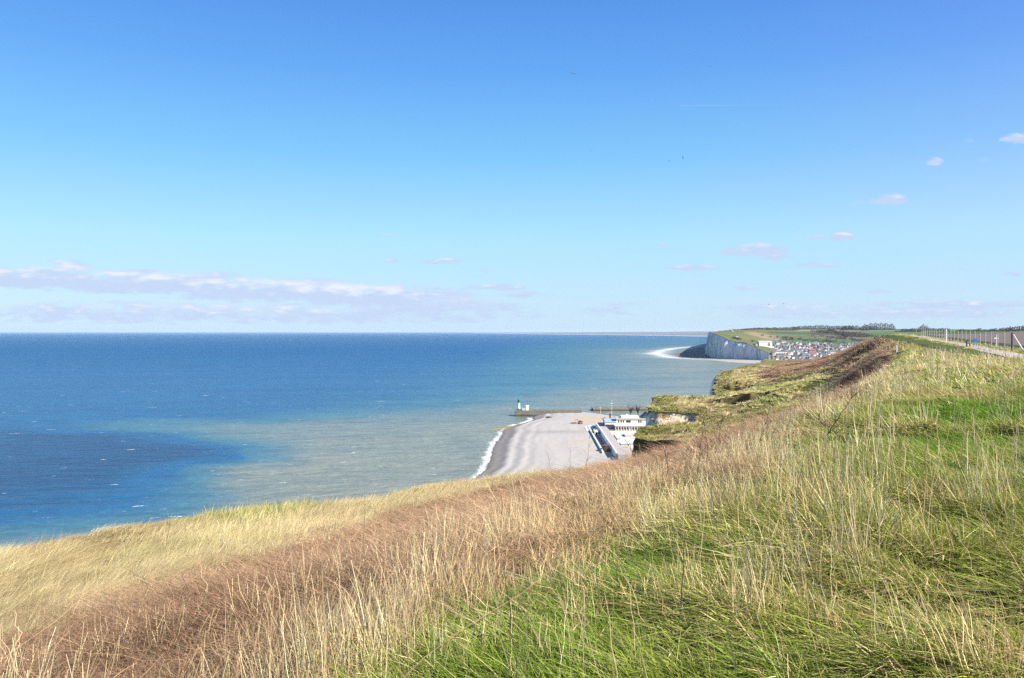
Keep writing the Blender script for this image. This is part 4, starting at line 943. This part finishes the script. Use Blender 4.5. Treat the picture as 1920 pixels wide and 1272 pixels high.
# ================================================================== woods, scrub and far trees
def leafcloud(name, blobs, mat, dens, size, **kw):
    """many small leaf-clump faces spread through rounded crowns"""
    r = np.random.default_rng(abs(hash(name)) % 1000 if False else len(blobs) + 3); V = []
    for (x, y, z, rx, ry, rz) in blobs:
        n = int(dens * (rx * ry + rx * rz) / (size * size)) + 12
        u = r.normal(size=(n, 3)); u /= np.linalg.norm(u, axis=1)[:, None]; u *= r.uniform(.55, 1.0, (n, 1)) ** .5
        u[:, 2] = np.where(u[:, 2] < -.2, u[:, 2] * .6, u[:, 2])
        c = np.array([x, y, z]) + u * np.array([rx, ry, rz])
        a = r.normal(size=(n, 3)); a /= np.linalg.norm(a, axis=1)[:, None]; b = np.cross(a, r.normal(size=(n, 3))); b /= np.linalg.norm(b, axis=1)[:, None]
        s = size * r.uniform(.5, 1.1, (n, 1))
        V.append(np.stack([c - a * s, c - b * s * .7, c + a * s, c + b * s * .7], 1).reshape(-1, 3))
    V = np.concatenate(V); return link(name, mesh(name, V, np.arange(len(V)).reshape(-1, 4), mat), **kw)
M_wood1 = pmat('winter_wood', (.125, .092, .085), .95, .3, .01)
M_wood2 = pmat('evergreen_wood', (.030, .040, .036), .95, .3, .01)
def woods():
    B1 = []; B2 = []
    def row(px0, px1, y, hh, depth, B, step=11.):
        x = (px0 - 960) / FPX * y; x1 = (px1 - 960) / FPX * y
        while x < x1:
            px = 960 + x / y * FPX
            h = hh(px) * rg.uniform(1.15, 1.55)
            for k in range(depth):
                yy = y + k * 16 + rg.uniform(-7, 7); xx = x * yy / y; zz = fz(xx, yy)
                B.append((xx, yy, zz + h * .5, step * .75, 9, h * .58))
            x += step
    row(1398, 1500, 4950, lambda p: np.interp(p, [1398, 1430, 1470, 1500], [5, 9, 13, 15]), 3, B1)
    row(1488, 1600, 5050, lambda p: np.interp(p, [1488, 1530, 1600], [13, 20, 19]), 3, B1)
    row(1578, 1645, 4900, lambda p: np.interp(p, [1578, 1590, 1640], [15, 22, 18]), 3, B2)
    row(1618, 1677, 4800, lambda p: 24 + 12 * math.sin(max(0, min(1, (p - 1618) / 58)) * pi) ** .5, 3, B1)
    row(1690, 1780, 4700, lambda p: 13.0, 2, B2)
    row(1724, 1741, 4600, lambda p: 14 + 16 * math.sin(max(0, min(1, (p - 1723) / 19)) * pi) ** .6, 3, B1)
    row(1740, 1925, 3900, lambda p: 6 + 6 * (math.sin(p * .21) > .2) + 2 * math.sin(p * .6), 2, B2)
    row(1876, 1980, 3500, lambda p: 12 + 5 * math.sin((p - 1876) * .05), 3, B1)
    row(1680, 1726, 4700, lambda p: 6.0, 1, B2)
    # scrub and copses on the valley side
    for px, py, n, rx, h in ((1548, 624, 60, 22, 12), (1588, 628, 90, 30, 16), (1610, 632, 60, 26, 14), (1560, 634, 40, 30, 8), (1480, 637, 30, 40, 7), (1392, 618.5, 24, 40, 5), (1545, 641, 40, 30, 8), (1622, 640, 40, 24, 10)):
        x, y, z = atf(px, py)
        for k in range(n):
            xx = x + rg.normal() * rx * 1.2; yy = y + rg.normal() * rx * 2.2; B1.append((xx, yy, fz(xx, yy) + h * .45, 7, 7, h * .55))
    for k in range(46):
        u = k / 45; px = 1553 + 34 * u ; py = 620.5 + 13 * u ** 1.6; x, y, z = atf(px, py); B2.append((x, y, z + 4, 7, 7, 7))
    # garden trees between the houses
    for k in range(150):
        y = rg.uniform(2650, 3550); x = y * rg.uniform(.326, .46); h = rg.uniform(5, 10); (B1 if k % 2 else B2).append((x, y, fz(x, y) + h * .45, h * .5, h * .5, h * .6))
    for px, py in ((1383, 636.5), (1386, 637.5), (1378, 635.5), (1376, 634.8), (1409, 641), (1413, 641.5)):
        x, y, z = atf(px, py); B2.append((x, y, z + 3, 8, 8, 5))
    leafcloud('winter_wood', B1, M_wood1, 1.1, 2.6, kind='stuff', label='bare purple-brown woods and scrub along the far hills')
    leafcloud('evergreen_wood', B2, M_wood2, 1.1, 2.6, kind='stuff', label='dark evergreen woods and hedges along the far hills')
woods()
def gorse():
    x, y, z = at(1655, 640, y0=60); x, y = 76.5, 172.0; z = gz(x, y)
    r0 = empty('gorse_bush', (x, y, z), label='large dark olive bush on the brow of the brown slope', category='bush')
    B = []; r = np.random.default_rng(3)
    for k in range(34):
        u = k / 33; xx = -4.2 + 6.2 * u + r.normal() * .5; yy = r.normal() * 1.6; g = gz(x + xx, y + yy) - z; h = .6 + 1.6 * u ** .8 + r.uniform(-.3, .3)
        B.append((xx, yy, g + h * .5, .8, .9, h * .62))
    m = pmat('gorse_leaves', (.26, .20, .12), .9, .4, 1.2)
    leafcloud('foliage', B, m, 2.6, .16, ).parent = r0
    mb = MB()
    for k in range(9):
        a = r.uniform(-4, 1.8); g = gz(x + a, y) - z; mb.tube([(a, 0, g - .2), (a + r.uniform(-.3, .3), .1, g + .8 + (a + 6) * .12), (a + r.uniform(-.5, .5), r.uniform(-.5, .5), g + 1.3 + (a + 6) * .18)], [.06, .05, .02], 5)
    mb.build('stem', M_darkwood, r0)
gorse()

# ================================================================== gulls
def gull(px, py, dist, roll, yaw, s, mat, label):
    d = ray(px, py); d = d / np.linalg.norm(d); p = np.array([0, 0, H]) + d * dist
    o = empty('gull', p, label=label, category='bird'); o.rotation_euler = (0, roll, yaw); o.scale = (s,) * 3
    mb = MB(); mb.tube([(0, -.26, 0), (0, -.16, .02), (0, 0, 0), (0, .14, .01), (0, .22, .03), (0, .30, .02), (0, .35, .01)], [.015, .045, .07, .06, .045, .035, .008], 8)
    mb.add([(-.05, -.2, 0), (.05, -.2, 0), (.09, -.38, 0), (-.09, -.38, 0), (-.05, -.2, .015), (.05, -.2, .015), (.09, -.38, .01), (-.09, -.38, .01)], [(3, 2, 1, 0), (4, 5, 6, 7), (0, 1, 5, 4), (1, 2, 6, 5), (2, 3, 7, 6), (3, 0, 4, 7)])
    mb.build('body', M_gull if mat is not M_darkbird else mat, o)
    for sd in (-1, 1):
        pts = [(0, .08, .02), (.25, .13, .12), (.5, .06, .14), (.72, -.08, .07)]; ch = [.20, .17, .12, .03]; V = []
        for (a, b, c), w_ in zip(pts, ch): V += [(sd * a, b, c), (sd * a, b - w_, c), (sd * a, b - w_ / 2, c + .02)]
        F = []
        for k in range(3): q = k * 3; F += [(q, q + 3, q + 5, q + 2), (q + 2, q + 5, q + 4, q + 1), (q + 1, q + 4, q + 3, q)]
        mb = MB(); mb.add(V, F); mb.build('wing', mat if mat is M_darkbird else M_gullwing, o)
M_gullwing = pmat('gull_wing', (.22, .23, .25), .8, .2, 6)
gull(1074, 139, 150, .12, .3, 1.0, M_gull, 'largest gull gliding with both wings spread, highest in the sky')
gull(1110, 283, 330, -.2, .5, 1.1, M_gull, 'faint distant gull in mid sky, left of the pair of dark birds')
gull(1280, 296, 240, 1.0, .6, .8, M_darkbird, 'dark banking bird, the larger and right of two close together in mid sky')
gull(1255, 302, 330, .7, .4, .8, M_darkbird, 'dark banking bird, the smaller and left of two close together in mid sky')
gull(1332, 125, 420, .1, .2, 1.0, M_darkbird, 'tiny dark bird very high in the sky')
gull(1441, 571, 300, .1, 1.4, .9, M_darkbird, 'small dark bird low over the far headland, left of two')
gull(1469, 570, 300, .1, 1.4, .9, M_darkbird, 'small dark bird low over the far headland, right of two')
gull(1155, 578, 330, .1, .8, .9, M_gull, 'pale gull low over the sea near the horizon')

# ================================================================== grasses and brambles (uncountable ground cover)
def blades(r, n, rad, h0, h1, width, lean, spread, droop, segs=3, tip=.15, wob=0.0, base_h=0.0, up=1.0):
    """n tapering ribbons growing from a disc, leaning towards +X by `lean` and randomly by `spread`"""
    t = np.linspace(0, 1, segs + 1)[None, :]
    rr = rad * np.sqrt(r.random(n)); aa = r.uniform(0, 2 * pi, n); bx = rr * np.cos(aa); by = rr * np.sin(aa)
    h = r.uniform(h0, h1, n)[:, None]; lx = (lean + spread * r.normal(size=n))[:, None]; ly = (spread * r.normal(size=n))[:, None]
    dr = (droop * r.uniform(.4, 1.4, n))[:, None]
    q = t + .9 * dr * t * t
    X = bx[:, None] + h * lx * q; Y = by[:, None] + h * ly * q; Z = base_h * r.random(n)[:, None] + h * up * (t - dr * .55 * t * t)
    if wob:
        X = X + wob * h * r.normal(size=X.shape) * (t > 0); Y = Y + wob * h * r.normal(size=X.shape) * (t > 0); Z = Z + wob * .6 * h * r.normal(size=X.shape) * (t > 0)
    wa = r.uniform(0, pi, n)[:, None]; w_ = width * r.uniform(.6, 1.3, n)[:, None] * (1 - (1 - tip) * t ** 1.5) * .5
    wx = np.cos(wa) * w_; wy = np.sin(wa) * w_
    P = np.stack([np.stack([X - wx, Y - wy, Z], -1), np.stack([X + wx, Y + wy, Z], -1)], 2)   # n, seg+1, 2, 3
    V = P.reshape(-1, 3); k = np.repeat(r.random(n), (segs + 1) * 2)
    b = (np.arange(n) * (segs + 1) * 2)[:, None] + np.arange(segs)[None] * 2
    F = np.stack([b, b + 1, b + 3, b + 2], -1).reshape(-1, 4); return V, F, k
def join(parts):
    V = []; F = []; K = []; o = 0
    for v, f, k in parts: V.append(v); F.append(f + o); K.append(k); o += len(v)
    return np.concatenate(V), np.concatenate(F), np.concatenate(K)
def veg_mat(name, trans=.3):
    m = bpy.data.materials.new(name); m.use_nodes = True; N = NT(m.node_tree)
    a1 = N.n('ShaderNodeAttribute', attribute_name='tint', attribute_type='INSTANCER').outputs['Color']
    a2 = N.n('ShaderNodeAttribute', attribute_name='tint2', attribute_type='INSTANCER').outputs['Color']
    dry = N.n('ShaderNodeAttribute', attribute_name='dry', attribute_type='INSTANCER').outputs['Fac']
    k = N.n('ShaderNodeAttribute', attribute_name='k').outputs['Fac']
    f = N.ss(N.m('SUBTRACT', dry, k), -.05, .05)
    kk = N.m('FRACT', N.m('MULTIPLY', k, 37.3)); c = N.mix(f, a1, a2)
    s_ = N.n('ShaderNodeVectorMath', operation='SCALE'); N.set(s_, 0, c); N.set(s_, 'Scale', N.m('MULTIPLY_ADD', kk, .75, .6)); c = s_.outputs[0]
    d = N.n('ShaderNodeBsdfDiffuse', inp={'Color': c}); t = N.n('ShaderNodeBsdfTranslucent', inp={'Color': c})
    mx = N.n('ShaderNodeMixShader', inp={0: trans}); N.set(mx, 1, d.outputs[0]); N.set(mx, 2, t.outputs[0])
    mx2 = mx
    N.n('ShaderNodeOutputMaterial', inp={'Surface': mx2.outputs[0]}); return m
M_veg = veg_mat('grass_blades', .22); M_twig = veg_mat('dry_stems', .25)

def scatter(name, protos_, pts, rot, scl, idx, tint, tint2, dry, label):
    col = bpy.data.collections.new(name + '_kinds')
    for i, me in enumerate(protos_):
        o = bpy.data.objects.new('%s_kind_%02d' % (name, i), me); col.objects.link(o)
    me = bpy.data.meshes.new(name); n = len(pts); me.vertices.add(n); me.vertices.foreach_set('co', np.asarray(pts, np.float32).ravel())
    def fa(nm, typ, arr, key):
        a = me.attributes.new(nm, typ, 'POINT'); a.data.foreach_set(key, np.ascontiguousarray(arr).ravel())
    fa('rot', 'FLOAT_VECTOR', np.asarray(rot, np.float32), 'vector'); fa('scl', 'FLOAT_VECTOR', np.asarray(scl, np.float32), 'vector')
    fa('idx', 'INT', np.asarray(idx, np.int32), 'value'); fa('dry', 'FLOAT', np.asarray(dry, np.float32), 'value')
    for nm, t in (('tint', tint), ('tint2', tint2)): fa(nm, 'FLOAT_COLOR', np.concatenate([t, np.ones((n, 1))], 1).astype(np.float32), 'color')
    me.update(); o = link(name, me, kind='stuff', label=label)
    g = bpy.data.node_groups.new(name, 'GeometryNodeTree')
    g.interface.new_socket('Geometry', in_out='INPUT', socket_type='NodeSocketGeometry'); g.interface.new_socket('Geometry', in_out='OUTPUT', socket_type='NodeSocketGeometry')
    gi = g.nodes.new('NodeGroupInput'); go = g.nodes.new('NodeGroupOutput'); ip = g.nodes.new('GeometryNodeInstanceOnPoints'); ci = g.nodes.new('GeometryNodeCollectionInfo')
    ci.inputs['Collection'].default_value = col; ci.inputs['Separate Children'].default_value = True; ci.inputs['Reset Children'].default_value = True
    ip.inputs['Pick Instance'].default_value = True
    def na(nm, typ):
        a = g.nodes.new('GeometryNodeInputNamedAttribute'); a.data_type = typ; a.inputs['Name'].default_value = nm; return a.outputs['Attribute']
    L = g.links.new; L(gi.outputs[0], ip.inputs['Points']); L(ci.outputs[0], ip.inputs['Instance']); L(na('idx', 'INT'), ip.inputs['Instance Index'])
    L(na('rot', 'FLOAT_VECTOR'), ip.inputs['Rotation']); L(na('scl', 'FLOAT_VECTOR'), ip.inputs['Scale']); L(ip.outputs[0], go.inputs[0])
    md = o.modifiers.new('scatter', 'NODES'); md.node_group = g
    return o

def make_kinds(kind, w):
    """three variants of each tuft; w widens the blades of tufts that stand farther away"""
    out = []
    for sd in range(4):
        r = np.random.default_rng(sd * 7 + len(kind)); wn = max(.30, 1 / w ** .75)
        N_ = lambda n: max(5, int(n * wn))
        if kind == 'green': p = [blades(r, N_(56), .12, .08, .23, .0145 * w, .60, .5, .85, 3, .18, .04), blades(r, N_(5), .12, .20, .38, .006 * w, .45, .4, .3, 3)]
        elif kind == 'straw': p = [blades(r, N_(16), .17, .32, .72, .0068 * w, .12, .20, .12, 4, .4, .012), blades(r, N_(14), .18, .15, .45, .004 * w, .25, .5, .5, 3, .3)]
        elif kind == 'stalk': p = [blades(r, 2 if w < 3 else 3, .16, .50, 1.0, .0080 * w ** .7, .05, .16, .12, 6, .45, .012)]
        elif kind == 'bramble': p = [blades(r, max(3, N_(6)), .34, .42, .75, .0085 * w ** .8, .3, .7, 1.0, 7, .5, .05), blades(r, N_(34), .34, .20, .50, .0048 * w, .1, .75, .85, 5, .5, .075), blades(r, N_(46), .34, .10, .22, .0040 * w, 0, 1.5, .2, 3, .5, .10, .28), blades(r, N_(34), .34, .03, .06, .016 * w ** .6, 0, 1.0, .2, 2, .4, .1, .26)]
        elif kind == 'hair': p = [blades(r, N_(90), .20, .16, .36, .0036 * w, .95, .34, .75, 4), blades(r, N_(8), .2, .35, .6, .0030 * w, .45, .2, .3, 4)]
        elif kind == 'mat': p = [blades(r, N_(70), .22, .08, .22, .0050 * w, .7, .5, .6)]
        V, F, K = join(p); out.append(mesh(kind, V, F, M_twig if kind in ('bramble', 'stalk', 'straw') else M_veg, {'k': K}))
    return out

def vegetate():
    r = np.random.default_rng(99)
    # (near, far, blade widening, tufts per m2, tuft size)
    BANDS = [(1.7, 7, 1.0, 115, 1.0), (7, 14, 1.25, 78, 1.05), (14, 28, 1.9, 34, 1.15), (28, 60, 3.4, 15, 1.35), (60, 120, 6.0, 6.0, 1.7), (120, 430, 11.0, 2.0, 2.3)]
    acc = {k: [] for k in ('green', 'straw', 'stalk', 'bramble', 'hair', 'mat')}
    kinds = {k: [] for k in acc}
    for bi, (y0, y1, w_, dn, ts) in enumerate(BANDS):
        for k in kinds: kinds[k] += make_kinds(k, w_)
        xmin = float(np.min(XCf(np.linspace(y0, y1, 60)))) if y0 > 25 else -.82 * y1
        xmax = .74 * y1 if y1 < 80 else (.70 * y1 if y1 < 130 else 200)
        n = int((xmax - xmin) * (y1 - y0) * dn); X = r.uniform(xmin, xmax, n); Y = r.uniform(y0, y1, n)
        ok = (X > XCf(Y) - .1) & (X < .74 * Y + 2) & (X > -.80 * Y - 1.5) & (fside(X, Y) < 2.2)
        if y0 >= 60: ok &= (X < XRf(Y) + np.interp(Y, [60, 150, 300], [60, 40, 25]))
        X, Y = X[ok], Y[ok]
        z = zones(X, Y); v = z['v']; nn = fbm(X * 1.1, Y * 1.1, 301, 3); n2 = fbm(X * .28, Y * .28, 303, 3); n3 = fbm(X * .07, Y * .07, 305, 3)
        pathd = np.abs(fside(X, Y) + 4.2); onpath = (Y > 55) & (X > 36) & (pathd < 1.8)
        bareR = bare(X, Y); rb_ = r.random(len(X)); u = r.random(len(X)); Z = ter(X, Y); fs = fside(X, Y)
        verge = sstep(fs, -9, -3) * (X > 36)
        low_ = (1 - .6 * verge) * np.where((v > .04) & (v < .5), np.interp(Y, [9, 16, 60, 90], [1, .72, .72, 1]), 1) * np.where(v > .955, .6, 1)
        def put(kind, m, base_dir, dvar, t1, t2, dry, s0, s1, hz=1.0, sink=.02):
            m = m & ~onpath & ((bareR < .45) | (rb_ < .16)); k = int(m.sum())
            if not k: return
            x, y = X[m], Y[m]; th = base_dir + dvar * (1.6 * n2[m] + 1.0 * nn[m]) + r.normal(size=k) * .35
            s = ts * r.uniform(s0, s1, k); rot = np.stack([r.normal(size=k) * .06, r.normal(size=k) * .06, th], -1)
            hs = s * hz * (.9 + 1.0 * nn[m] + .25 * n2[m]).clip(.55, 1.6) * low_[m] / ts
            acc[kind].append((np.stack([x, y, Z[m] - sink], -1), rot, np.stack([s, s, hs], -1), bi * 4 + r.integers(0, 4, k), t1(m), t2(m), np.broadcast_to(dry(m) if callable(dry) else dry, (k,))))
        def ramp(c0, c1, f):
            return lambda m: cmix(np.array(c0) + 0 * X[m][:, None], c1, np.clip(f[m], 0, 1)) * (1 + .28 * r.normal(size=(int(m.sum()), 1))).clip(.5, 1.6)
        dryc = ramp((.62, .44, .22), (.76, .59, .34), nn * 1.2 + .5)
        dist = sstep(Y, 12, 45)
        tot = z['green'] + z['bram'] + z['beige'] + z['cape'] + z['bf'] + 1e-6
        cg, cb, ce, cc = z['green'] / tot, z['bram'] / tot, z['beige'] / tot, z['cape'] / tot
        isg = u < cg; isb = (u >= cg) & (u < cg + cb); ise = (u >= cg + cb) & (u < cg + cb + ce); isc = (u >= cg + cb + ce) & (u < cg + cb + ce + cc); isf = u >= cg + cb + ce + cc
        u2 = r.random(len(X)); stz = z['straw']; thin = r.random(len(X)) < .85
        put('green', isg & (u2 > stz * .5) & (nn > -.22 - .6 * r.random(len(X)) - .5 * (Y > 14)), 2.5, 1.5, ramp((.10, .205, .022), (.38, .41, .085), nn * .9 + n2 * .9 + .35 + dist * .3), dryc,
            lambda m: np.clip(.11 + .36 * np.clip(n2[m] * 1.5, -.2, .8) + .30 * dist[m] + .3 * stz[m] - .1 * verge[m], 0, .92), .75, 1.25)
        put('straw', ((isg & (u2 < stz * .30)) | (isb & (u2 < stz * .75))) & thin, 1.2, .8, dryc, dryc, .5, .50, .85)
        put('straw', isb & (Y < 16) & (u2 < (.05 + .10 * (Y < 8)) * (1 - sstep(v, .05, .40))), 1.2, .8, dryc, dryc, .5, .8, 1.15)
        put('straw', isg & (u2 > .92) & (n2 + .6 * nn > .33), 2.2, .7, dryc, dryc, .5, .6, .95)
        put('mat', isg & (r.random(len(X)) < .16), 2.5, 2.5, ramp((.40, .28, .14), (.50, .40, .20), nn + .5), ramp((.14, .20, .03), (.2, .22, .04), n2), .35, .7, 1.2, .8)
        put('stalk', isg & (r.random(len(X)) < (.026 if y1 < 30 else .035) * (1 + 2 * (nn > .1))), 1.5, 3, ramp((.60, .48, .30), (.70, .60, .42), nn), dryc, .1, .75, 1.15)
        put('bramble', isb & (r.random(len(X)) < .40) & (u2 > stz * .7), 0, 3, ramp((.33, .20, .12), (.54, .36, .22), nn + n2 + .3), ramp((.13, .075, .055), (.60, .44, .28), n2 + .4), .34, .75, 1.2)
        put('straw', isb & (u2 > .975) & (n2 + nn * .5 > .1), 1.2, .8, dryc, dryc, .5, .5, .8)
        put('hair', isb & (u2 > .93), .5, .8, dryc, dryc, .5, .6, .9)
        fresh = sstep(n3 + .5 * n2, .02, .45)
        put('hair', ise, .45, .9, ramp((.56, .46, .245), (.34, .34, .115), fresh * .9 + .1 * nn), dryc, lambda m: .35 - .2 * fresh[m], .8, 1.3)
        put('hair', isc & (u2 > .35), .45, 1.0, ramp((.62, .52, .24), (.34, .38, .10), fresh * 1.0 + .12 + .5 * n2), dryc, lambda m: .32 - .25 * fresh[m], .8, 1.3, .8)
        put('mat', isc & (u2 <= .35), .45, 1.5, ramp((.46, .42, .16), (.24, .29, .06), fresh + .12 + .4 * nn), dryc, .2, .8, 1.3)
        edge = (isc | (isf & (r.random(len(X)) < .3))) & (Y > 85) & ((v > .90) | (fbm(X * .09, Y * .05, 331, 3) > .30)) & (nn + n2 > .05)
        put('mat', edge, 0, 3, ramp((.15, .17, .045), (.27, .26, .08), nn + .4), ramp((.18, .15, .07), (.22, .20, .08), nn), .25, 1.0, 1.7, 2.0)
        put('bramble', isf, 0, 3, ramp((.46, .29, .20), (.60, .42, .28), nn + .4), ramp((.17, .09, .06), (.32, .24, .14), n2 + .4), .3, .7, 1.1, .9)
    LB = dict(green='long wind-blown green grass with dry blades', straw='upright dry straw grass', stalk='tall pale dead stalks', bramble='brown leafless bramble tangle', hair='fine pale combed grass', mat='short olive turf')
    NM = dict(green='green_grass', straw='straw_grass', stalk='dead_stalks', bramble='bramble_undergrowth', hair='dry_grass', mat='turf_grass')
    for k, L in acc.items():
        cols = [np.concatenate([l[i] for l in L]) for i in range(7)]
        scatter(NM[k], kinds[k], *cols[:4], np.clip(cols[4], .01, .8), np.clip(cols[5], .01, .8), cols[6], LB[k]); print(k, len(cols[0]))
vegetate()

# single bramble canes and bare saplings that stand out of the tangle
def cane(px, py, hpx, lean, bend, label, seed, twigs=6, th=.010):
    x, y, z = at(px, py, y0=8); r = np.random.default_rng(seed); hh = hpx / FPX * y
    o = empty('bramble_cane', (x, y, z - .05), label=label, category='bramble cane', group='bare canes standing out of the brambles')
    t = np.linspace(0, 1, 12); P = np.stack([hh * (lean * t + bend * t * t), hh * .15 * np.sin(t * 3 + seed), hh * t * (1 - .12 * t)], -1) + r.normal(size=(12, 3)) * hh * .008
    th = max(th, y * .00024)
    mb = MB(); mb.tube(P, th * (1 - .7 * t), 5); mb.build('stem', M_cane, o)
    mb = MB()
    for k in range(twigs):
        i = r.integers(3, 11); L = hh * r.uniform(.12, .3); a = r.uniform(-1, 1); q = np.array([L * a, L * r.normal() * .3, L * r.uniform(.3, .9)])
        mb.tube([P[i], P[i] + q * .5 + (0, 0, L * .1), P[i] + q], [th * .5, th * .4, th * .2], 4)
    mb.build('twigs', M_cane, o)
M_cane = pmat('bare_bark', (.085, .052, .042), .85, .2, 12)
CN = [(1095, 905, 105, .08, .02, 'long thin bare cane rising over the beach, near the middle of the shingle'), (1066, 900, 75, .06, .0, 'short thin bare cane left of the long one over the beach'),
      (1035, 895, 55, -.15, .0, 'faint short cane leaning left, leftmost of those over the beach'), (1215, 905, 95, -.35, -.1, 'bare cane leaning left in front of the dark cliff hollow, leftmost'),
      (1248, 900, 90, -.3, -.15, 'bare cane leaning left, second in front of the dark cliff hollow'), (1262, 905, 105, -.25, .0, 'bare cane in the middle of the dark cliff hollow'),
      (1276, 900, 85, .2, .1, 'bare cane leaning right in front of the dark cliff hollow'), (1300, 905, 140, .1, .05, 'tall branching cane right of the dark cliff hollow'),
      (1322, 895, 150, .03, .02, 'tallest upright cane right of the dark cliff hollow'), (1345, 880, 120, .12, 0, 'upright cane on the slope between the hollow and the big stem'),
      (1190, 910, 70, .5, .5, 'arching cane at the left end of the dark cliff hollow'), (1430, 850, 105, .04, .05, 'branching bare stem in the middle of the slope'),
      (1540, 838, 120, .35, .1, 'tall dark branching stem on the brow, largest of all'), (1600, 850, 85, -.6, -.3, 'dark arching cane crossing the tall dark stem'),
      (1565, 820, 60, -.5, -.6, 'dark cane bent left below the tall dark stem'), (310, 1040, 75, .02, .04, 'thin cane on the left at the edge of the pale grass'),
      (345, 1070, 40, .7, -.6, 'arched cane on the left at the edge of the pale grass')]
for i, (a, b, c, d, e, f) in enumerate(CN): cane(a, b, c, d, e, f, i + 3, 9 if c > 95 else 5, .013 if 'brow, largest' in f else (.013 if 'dark' in f and 'stem' in f else .009))

# ================================================================== air
def haze():
    mb = MB(); mb.box(-95000, 95000, -3000, 131500, -3, 230)
    m = bpy.data.materials.new('air'); m.use_nodes = True; N = NT(m.node_tree)
    v = N.n('ShaderNodeVolumePrincipled', inp={'Color': (.66, .82, 1.0, 1), 'Density': 1.4e-5}); v.inputs['Anisotropy'].default_value = .0
    N.n('ShaderNodeOutputMaterial', inp={'Volume': v.outputs[0]})
    mb.build('haze', m, kind='stuff', label='thin blue sea haze')
haze()
